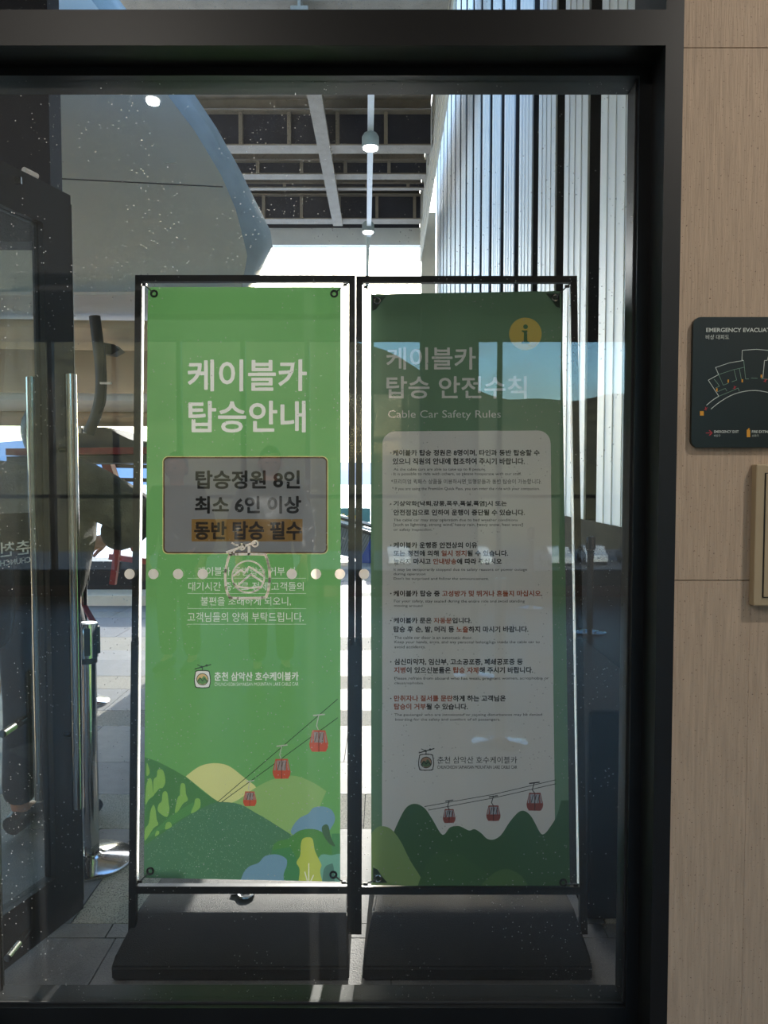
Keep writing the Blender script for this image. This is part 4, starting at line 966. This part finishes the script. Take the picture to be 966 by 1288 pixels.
# things seen through the gap between the stands
YF = 13.6
rb = thing('ribbed_barrier', 'grey ribbed rubber barrier seen through the gap between the banners', 'barrier', tuple(at_floor(450, 712)))
n_r = 26
a0, a1 = at(392, 648, YF), at(484, 674, YF); b0, b1 = at(392, 690, YF), at(462, 706, YF)
for k in range(n_r):
    t0, t1 = k/n_r, (k+.8)/n_r
    MB().hexa([a0.lerp(a1, t0), a0.lerp(a1, t1), b0.lerp(b1, t1), b0.lerp(b1, t0)], [v + Vector((0, .06, 0)) for v in (a0.lerp(a1, t0), a0.lerp(a1, t1), b0.lerp(b1, t1), b0.lerp(b1, t0))]).build('rib', M['ribbed'], rb)
MB().hexa([a0 + Vector((0, .06, 0)), a1 + Vector((0, .06, 0)), b1 + Vector((0, .06, 0)), b0 + Vector((0, .06, 0))], [v + Vector((0, .1, 0)) for v in (a0, a1, b1, b0)]).build('rib_backing', M['rubber'], rb)
for dz, mt in ((.02, 'rubber'), (.10, 'white'), (.16, 'rubber'), (.2, 'white')): MB().bar(a0 + Vector((0, -.03, dz-.06)), a1 + Vector((0, -.03, dz-.06)), .05, .045).build('top_roller', M[mt], rb)
tb = thing('teal_banner', 'teal fence banner with yellow lettering behind the ribbed barrier', 'banner', tuple(at(445, 650, YF + .5)))
t0_, t1_ = at(380, 639, YF + .45), at(466, 662, YF + .45)
MB().box(t0_.x, t1_.x, YF + .45, YF + .48, t1_.z, t0_.z).build('sheet', M['teal'], tb)
e = at(399, 655, YF + .44); text_obj('Station', Vector((e.x, YF + .445, e.z)), Vector((1, 0, 0)), Vector((0, 0, 1)), .84, .15, M['yellow'], tb, bold=.03)
MB().prism([at(x, y, YF - .3) for x, y in ((455, 700), (478, 655), (500, 655), (500, 725), (455, 716))], (0, .2, 0)).build('blue_tarp', M['blue'], label='blue tarpaulin beside the ribbed barrier behind the banners', category='tarpaulin')
MB().tube([at(446, 707, YF - .5), at(446, 738, YF - .5)], .03, 12).build('steel_post', M['satin'], label='short steel post below the ribbed barrier in the gap', category='post')
MB().box(-1.6, -.05, YF - .1, YF + .2, 0, at(430, 706, YF).z).build('white_wall', M['white'], label='low white wall under the ribbed barrier beyond the paving', category='wall')

# ------------------------------------------------------------------ lamps under the canopy
p0, p1 = at(467, 100, 8.3), at(464, 296, 12.9)
tr_ = MB().bar(p0, p1, .075, .06).build('lamp_track', M['white'], label='white conduit track carrying the canopy lamps', category='conduit')
def canopy_lamp(x, y, Yl, r, label):
    p = at(x, y, Yl); t = thing('canopy_lamp', label, 'lamp', tuple(p), 'round lamps under the canopy')
    MB().lathe(p, [(r, .0), (r*1.05, .03), (r*1.05, r*1.3), (r*.8, r*1.7), (.02, r*1.75), (.02, r*3)], 28).build('housing', M['rim'], t, smooth=True)
    MB().lathe(p, [(r*.9, -.012), (r*.9, -.002)], 28).build('diffuser', M['lamp'], t)
canopy_lamp(466, 186, 9.35, .10, 'round bright lamp hanging nearest under the outdoor canopy')
canopy_lamp(463, 292, 12.5, .095, 'round bright lamp hanging farther away at the canopy edge')
MB().tube([at(463, 296, 12.9), at(461.5, 360, 13.2)], .028, 8).build('hanging_cable', M['rim'], label='thin grey pole dropping from the far canopy lamp', category='pole')
# interior downlights (they light the hall; one is mirrored on the shell)
for x, yy, lb in ((-1.27, -.75, 'round ceiling downlight inside, mirrored over the grey shell'), (-3.6, -.9, 'round ceiling downlight at the left side of the hall'), (1.75, .35, 'round ceiling downlight near the brown wall'), (3.2, -2.5, 'round ceiling downlight at the right side of the hall')):
    t = thing('downlight', lb, 'lamp', (x, yy, 3.6), 'hall downlights')
    MB().lathe((x, yy, 3.585), [(.05, 0), (.05, .015)], 28).build('trim_ring', M['white'], t); MB().lathe((x, yy, 3.58), [(.036, 0), (.036, .005)], 28).build('diffuser', M['lamp_in'], t)
    ld = bpy.data.lights.new('downlight_beam', 'AREA'); ld.shape = 'DISK'; ld.size = .06; ld.energy = 24; ld.color = (1, .93, .84)
    lo_ = bpy.data.objects.new('downlight_beam', ld); lo_.location = (x, yy, 3.57); link(lo_); lo_.parent = t; lo_.matrix_parent_inverse = Matrix.Translation(-Vector((x, yy, 3.6)))

# ------------------------------------------------------------------ people
def skin_mesh(name, verts, edges, radii, mt, parent, root=0, sub=2):
    me = bpy.data.meshes.new(name); me.from_pydata([tuple(v) for v in verts], edges, []); me.materials.append(mt)
    o = bpy.data.objects.new(name, me); C.objects.link(o)
    md = o.modifiers.new('skin', 'SKIN'); md.use_smooth_shade = True
    for i, r in enumerate(radii):
        sv = me.skin_vertices[0].data[i]; sv.radius = (r, r) if not isinstance(r, tuple) else r; sv.use_root = (i == root)
    o.modifiers.new('sub', 'SUBSURF').levels = sub; o.modifiers['sub'].render_levels = sub
    dg = bpy.context.evaluated_depsgraph_get(); m2 = bpy.data.meshes.new_from_object(o.evaluated_get(dg))
    C.objects.unlink(o); bpy.data.objects.remove(o)
    for p in m2.polygons: p.use_smooth = True
    o = bpy.data.objects.new(name, m2); link(o, parent)
    if not m2.materials: m2.materials.append(mt)
    else: m2.materials[0] = mt
    return o
def person(loc, label, H=1.75, face=0, jacket='hoodie', bulk=0.0, rarm=None, larm=None, lean=0, hood=False, group=None):
    """joints in a local frame facing +Y, scaled to height H; arms given as (elbow, wrist)"""
    k = H/1.75; t = thing('person', label, 'person', loc, group)
    ca, sa_ = math.cos(face), math.sin(face)
    def W(p): x, y, z = [c*k for c in p]; y += lean*max(0, z-.95); return Vector((loc[0] + x*ca - y*sa_, loc[1] + x*sa_ + y*ca, loc[2] + z))
    la = larm or ((-.25, -.02, 1.12), (-.24, .08, .88)); ra = rarm or ((.25, -.02, 1.12), (.24, .08, .88))
    J = dict(pel=(0, 0, .95), waist=(0, 0, 1.08), chest=(0, 0, 1.30), neck=(0, .0, 1.46), nk2=(0, .015, 1.53), head=(0, .025, 1.62), top=(0, .02, 1.68),
             ls=(-.17, 0, 1.40), le=la[0], lw=la[1], rs=(.17, 0, 1.40), re=ra[0], rw=ra[1],
             lh=(-.09, 0, .90), lk=(-.10, .02, .50), la=(-.105, -.02, .09), lt=(-.115, .13, .035), rh=(.09, 0, .90), rk=(.10, .02, .50), ra=(.105, -.02, .09), rt=(.115, .13, .035))
    names = list(J); idx = {q: i for i, q in enumerate(names)}
    rad = dict(pel=.12, waist=.11, chest=.13, neck=.055, nk2=.052, head=(.078, .092), top=.06, ls=.062, le=.042, lw=.028, rs=.062, re=.042, rw=.028,
               lh=.085, lk=.055, la=.038, lt=.03, rh=.085, rk=.055, ra=.038, rt=.03)
    V = [W(J[q]) for q in names]; E_ = [(idx[a], idx[b]) for a, b in (('pel', 'waist'), ('waist', 'chest'), ('chest', 'neck'), ('neck', 'nk2'), ('nk2', 'head'), ('head', 'top'), ('chest', 'ls'), ('ls', 'le'), ('le', 'lw'), ('chest', 'rs'), ('rs', 're'), ('re', 'rw'), ('pel', 'lh'), ('lh', 'lk'), ('lk', 'la'), ('la', 'lt'), ('pel', 'rh'), ('rh', 'rk'), ('rk', 'ra'), ('ra', 'rt'))]
    Rr = [rad[q] for q in names]; Rr = [tuple(c*k for c in r) if isinstance(r, tuple) else r*k for r in Rr]
    # hands: palm and five bent fingers continuing the arm chain
    for s_, e_, w_ in ((-1, 'le', 'lw'), (1, 're', 'rw')):
        wv = V[idx[w_]]; d = (wv - V[idx[e_]]).normalized(); lat = Vector((ca*s_, sa_*s_, 0)); lat = (lat - d*lat.dot(d)).normalized(); nn = d.cross(lat)*s_
        palm = wv + d*.05*k; i0_ = len(V); V.append(palm); Rr.append((.036*k, .02*k)); E_.append((idx[w_], i0_))
        for q in range(4):
            off = (q-1.5)*.019*k; ln_ = (.07, .08, .075, .06)[q]*k
            p1_ = palm + d*.035*k - lat*off; p2_ = p1_ + d*ln_*.5 + nn*.008*k; p3_ = p2_ + d*ln_*.45 + nn*.02*k
            j = len(V); V += [p1_, p2_, p3_]; Rr += [.010*k, .0085*k, .007*k]; E_ += [(i0_, j), (j, j+1), (j+1, j+2)]
        th1 = palm - d*.02*k - lat*.034*k; th2 = th1 + d*.03*k - lat*.015*k + nn*.01*k; th3 = th2 + d*.028*k + nn*.008*k
        j = len(V); V += [th1, th2, th3]; Rr += [.012*k, .010*k, .008*k]; E_ += [(i0_, j), (j, j+1), (j+1, j+2)]
    body = skin_mesh('body', V, E_, Rr, M['skin'], t)
    # head features
    hc = W((0, .025, 1.61)); fw = Vector((-sa_, ca, 0)); rt_ = Vector((ca, sa_, 0)); up = Vector((0, 0, 1))
    hd = MB(); bmesh.ops.create_uvsphere(hd.bm, u_segments=24, v_segments=16, radius=1)
    for v in hd.bm.verts:
        x, y, z = v.co; jaw = 1 - .28*max(0, -z); v.co = hc + rt_*x*.076*k*jaw + fw*(y*.095*k*jaw) + up*z*.118*k
    hd.build('face', M['skin'], body, smooth=True)
    MB().tube([hc + fw*.088*k + up*.02*k, hc + fw*.106*k - up*.018*k, hc + fw*.09*k - up*.026*k], .01, 8, radii=[.007*k, .014*k, .008*k]).build('nose', M['skin'], body, smooth=True)
    MB().tube([hc + fw*.083*k - up*.052*k - rt_*.02*k, hc + fw*.092*k - up*.052*k, hc + fw*.083*k - up*.052*k + rt_*.02*k], .005*k, 6).build('mouth', M['lips'], body, smooth=True)
    for s_ in (-1, 1):
        MB().lathe(hc + fw*.082*k + rt_*s_*.03*k + up*.008*k, [(.003*k, -.006*k), (.011*k, -.003*k), (.012*k, .001*k), (.004*k, .006*k)], 10).build('eye', M['eye'], body, smooth=True)
        MB().tube([hc + rt_*s_*.077*k + up*.025*k, hc + rt_*s_*.088*k + up*.0, hc + rt_*s_*.077*k - up*.028*k], .012*k, 8, radii=[.008*k, .013*k, .007*k]).build('ear', M['skin'], body, smooth=True)
    hr = MB(); bmesh.ops.create_uvsphere(hr.bm, u_segments=28, v_segments=18, radius=1)
    for v in list(hr.bm.verts):
        x, y, z = v.co; v.co = hc + rt_*x*.09*k + fw*(y*.108*k - .012*k) + up*(z*.125*k + .014*k) + up*.004*math.sin(40*x)*k
    kill = [v for v in hr.bm.verts if (v.co - hc).dot(fw) > .03*k and (v.co - hc).z < .06*k or (v.co - hc).z < -.07*k]
    bmesh.ops.delete(hr.bm, geom=kill, context='VERTS'); hr.build('hair', M['hair'], t, smooth=True)
    # clothes grown on the same joints
    def cloth(name, joints, edges, grow, mt, root=0, adj=None):
        vv = []; r_ = []; adj = adj or {}
        for q in joints:
            p = V[idx[q]] if q in idx else W(adj[q][0]); r0 = rad[q] if q in idx else adj[q][1]
            r0 = r0[0] if isinstance(r0, tuple) else r0; vv.append(p); r_.append((r0 + (grow.get(q, .02)))*k)
        ii = {q: i for i, q in enumerate(joints)}
        return skin_mesh(name, vv, [(ii[a], ii[b]) for a, b in edges], r_, mt, t, root)
    lw2 = tuple(np.array(J['le'])*.12 + np.array(J['lw'])*.88); rw2 = tuple(np.array(J['re'])*.12 + np.array(J['rw'])*.88)
    pf = (.03 if jacket == 'padded' else .012) + bulk
    cloth('jacket', ['hem', 'waist', 'chest', 'col', 'ls', 'le', 'lc', 'rs', 're', 'rc'], [('hem', 'waist'), ('waist', 'chest'), ('chest', 'col'), ('chest', 'ls'), ('ls', 'le'), ('le', 'lc'), ('chest', 'rs'), ('rs', 're'), ('re', 'rc')],
          dict(waist=.045 + pf, chest=.035 + pf, ls=.028 + pf, le=.028 + pf, rs=.028 + pf, re=.028 + pf, hem=pf, col=0, lc=pf, rc=pf), M[jacket],
          adj=dict(hem=((0, 0, .87), .128), col=((0, .0, 1.475), .075), lc=(lw2, .048), rc=(rw2, .048)))
    if hood: MB().torus(W((0, -.05, 1.49)), .085*k, .045*k, (0, .35, 1)).build('hood', M[jacket], t, smooth=True)
    cloth('trousers', ['tw', 'pel', 'lh', 'lk', 'lc2', 'rh', 'rk', 'rc2'], [('tw', 'pel'), ('pel', 'lh'), ('lh', 'lk'), ('lk', 'lc2'), ('pel', 'rh'), ('rh', 'rk'), ('rk', 'rc2')], dict(pel=.015, lh=.015, lk=.028, rh=.015, rk=.028, lc2=0, rc2=0), M['trousers'],
          adj=dict(tw=((0, 0, 1.03), .115), lc2=((-.105, -.02, .10), .07), rc2=((.105, -.02, .10), .07)))
    for q in ('l', 'r'):
        a = Vector(J[q+'a']); b_ = Vector(J[q+'t']); cloth_pts = [W(a + Vector((0, -.05, -.045))), W(a + Vector((0, .03, -.035))), W(b_), W(b_ + Vector((0, .06, -.002)))]
        MB().tube(cloth_pts, .045*k, 12, radii=[.04*k, .048*k, .036*k, .026*k]).build('shoe', M['shoe'], t, smooth=True)
    return t
pa_ = at(50, 620, 3.1)
person((pa_.x, 3.1, 0), 'person in a charcoal jacket with one elbow raised, standing behind the glass door', 1.84, math.radians(-8), 'hoodie',
       rarm=((.40, .06, 1.27), (.15, .22, 1.17)), larm=((-.30, .02, 1.16), (-.12, .24, 1.10)), lean=.06, bulk=.022)
person((-1.68, 2.55, 0), 'person in a shiny padded jacket at the left edge, arm hanging down', 1.8, math.radians(20), 'padded', rarm=((.27, -.02, 1.08), (.26, .03, .82)))
person((-1.62, -2.4, 0), 'person in a dark jacket inside the hall, mirrored on the left of the grey notice', 1.72, math.radians(10), 'hoodie', group='people mirrored in the glass')
person((-.86, -2.2, 0), 'person in a padded jacket inside the hall, mirrored right of the grey notice', 1.76, math.radians(-12), 'padded', group='people mirrored in the glass')

# ------------------------------------------------------------------ parked cars behind the camera, mirrored in the glass
def car(x, y, mt, label, rot):
    t = thing('car', label, 'car', (0, 0, 0), 'parked cars mirrored in the glass')
    side = [(-2.2, .35), (-2.25, .7), (-2.0, .92), (-1.35, .98), (-.75, 1.42), (.75, 1.45), (1.45, 1.0), (2.15, .85), (2.28, .6), (2.2, .32)]
    MB().prism([(a, -.85, c) for a, c in side], (0, 1.7, 0)).build('body', M[mt], t)
    for sy in (-.862, .846): MB().prism([(a, sy, c) for a, c in ((-1.2, .99), (-.7, 1.36), (.7, 1.38), (1.28, 1.0))], (0, .016, 0)).build('side_window', M['carglass'], t)
    for a in (-1.4, 1.4):
        for sy in (-.88, .68): MB().lathe((a, sy, .32), [(.32, 0), (.32, .2)], 16, 'Y').build('wheel', M['tyre'], t)
    t.location = (x, y, -5.3); t.rotation_euler = (0, 0, rot); return t
cc = ['carw', 'carr', 'carw', 'card', 'carw', 'carw', 'carr', 'carw', 'card']
cn = {'carw': 'white', 'card': 'black', 'carr': 'silver'}
pos = ('first at the left end', 'second from the left', 'third from the left', 'fourth from the left', 'in the middle', 'fourth from the right', 'third from the right', 'second from the right', 'last at the right end')
for i in range(9):
    car(1 + i*3.2, -56 - (i % 2)*.9, cc[i], f'{cn[cc[i]]} parked car in the mirrored row, {pos[i]}', math.radians(84 + (i*7) % 12))
bpy.data.scenes.remove(TS)
bpy.context.view_layer.update()
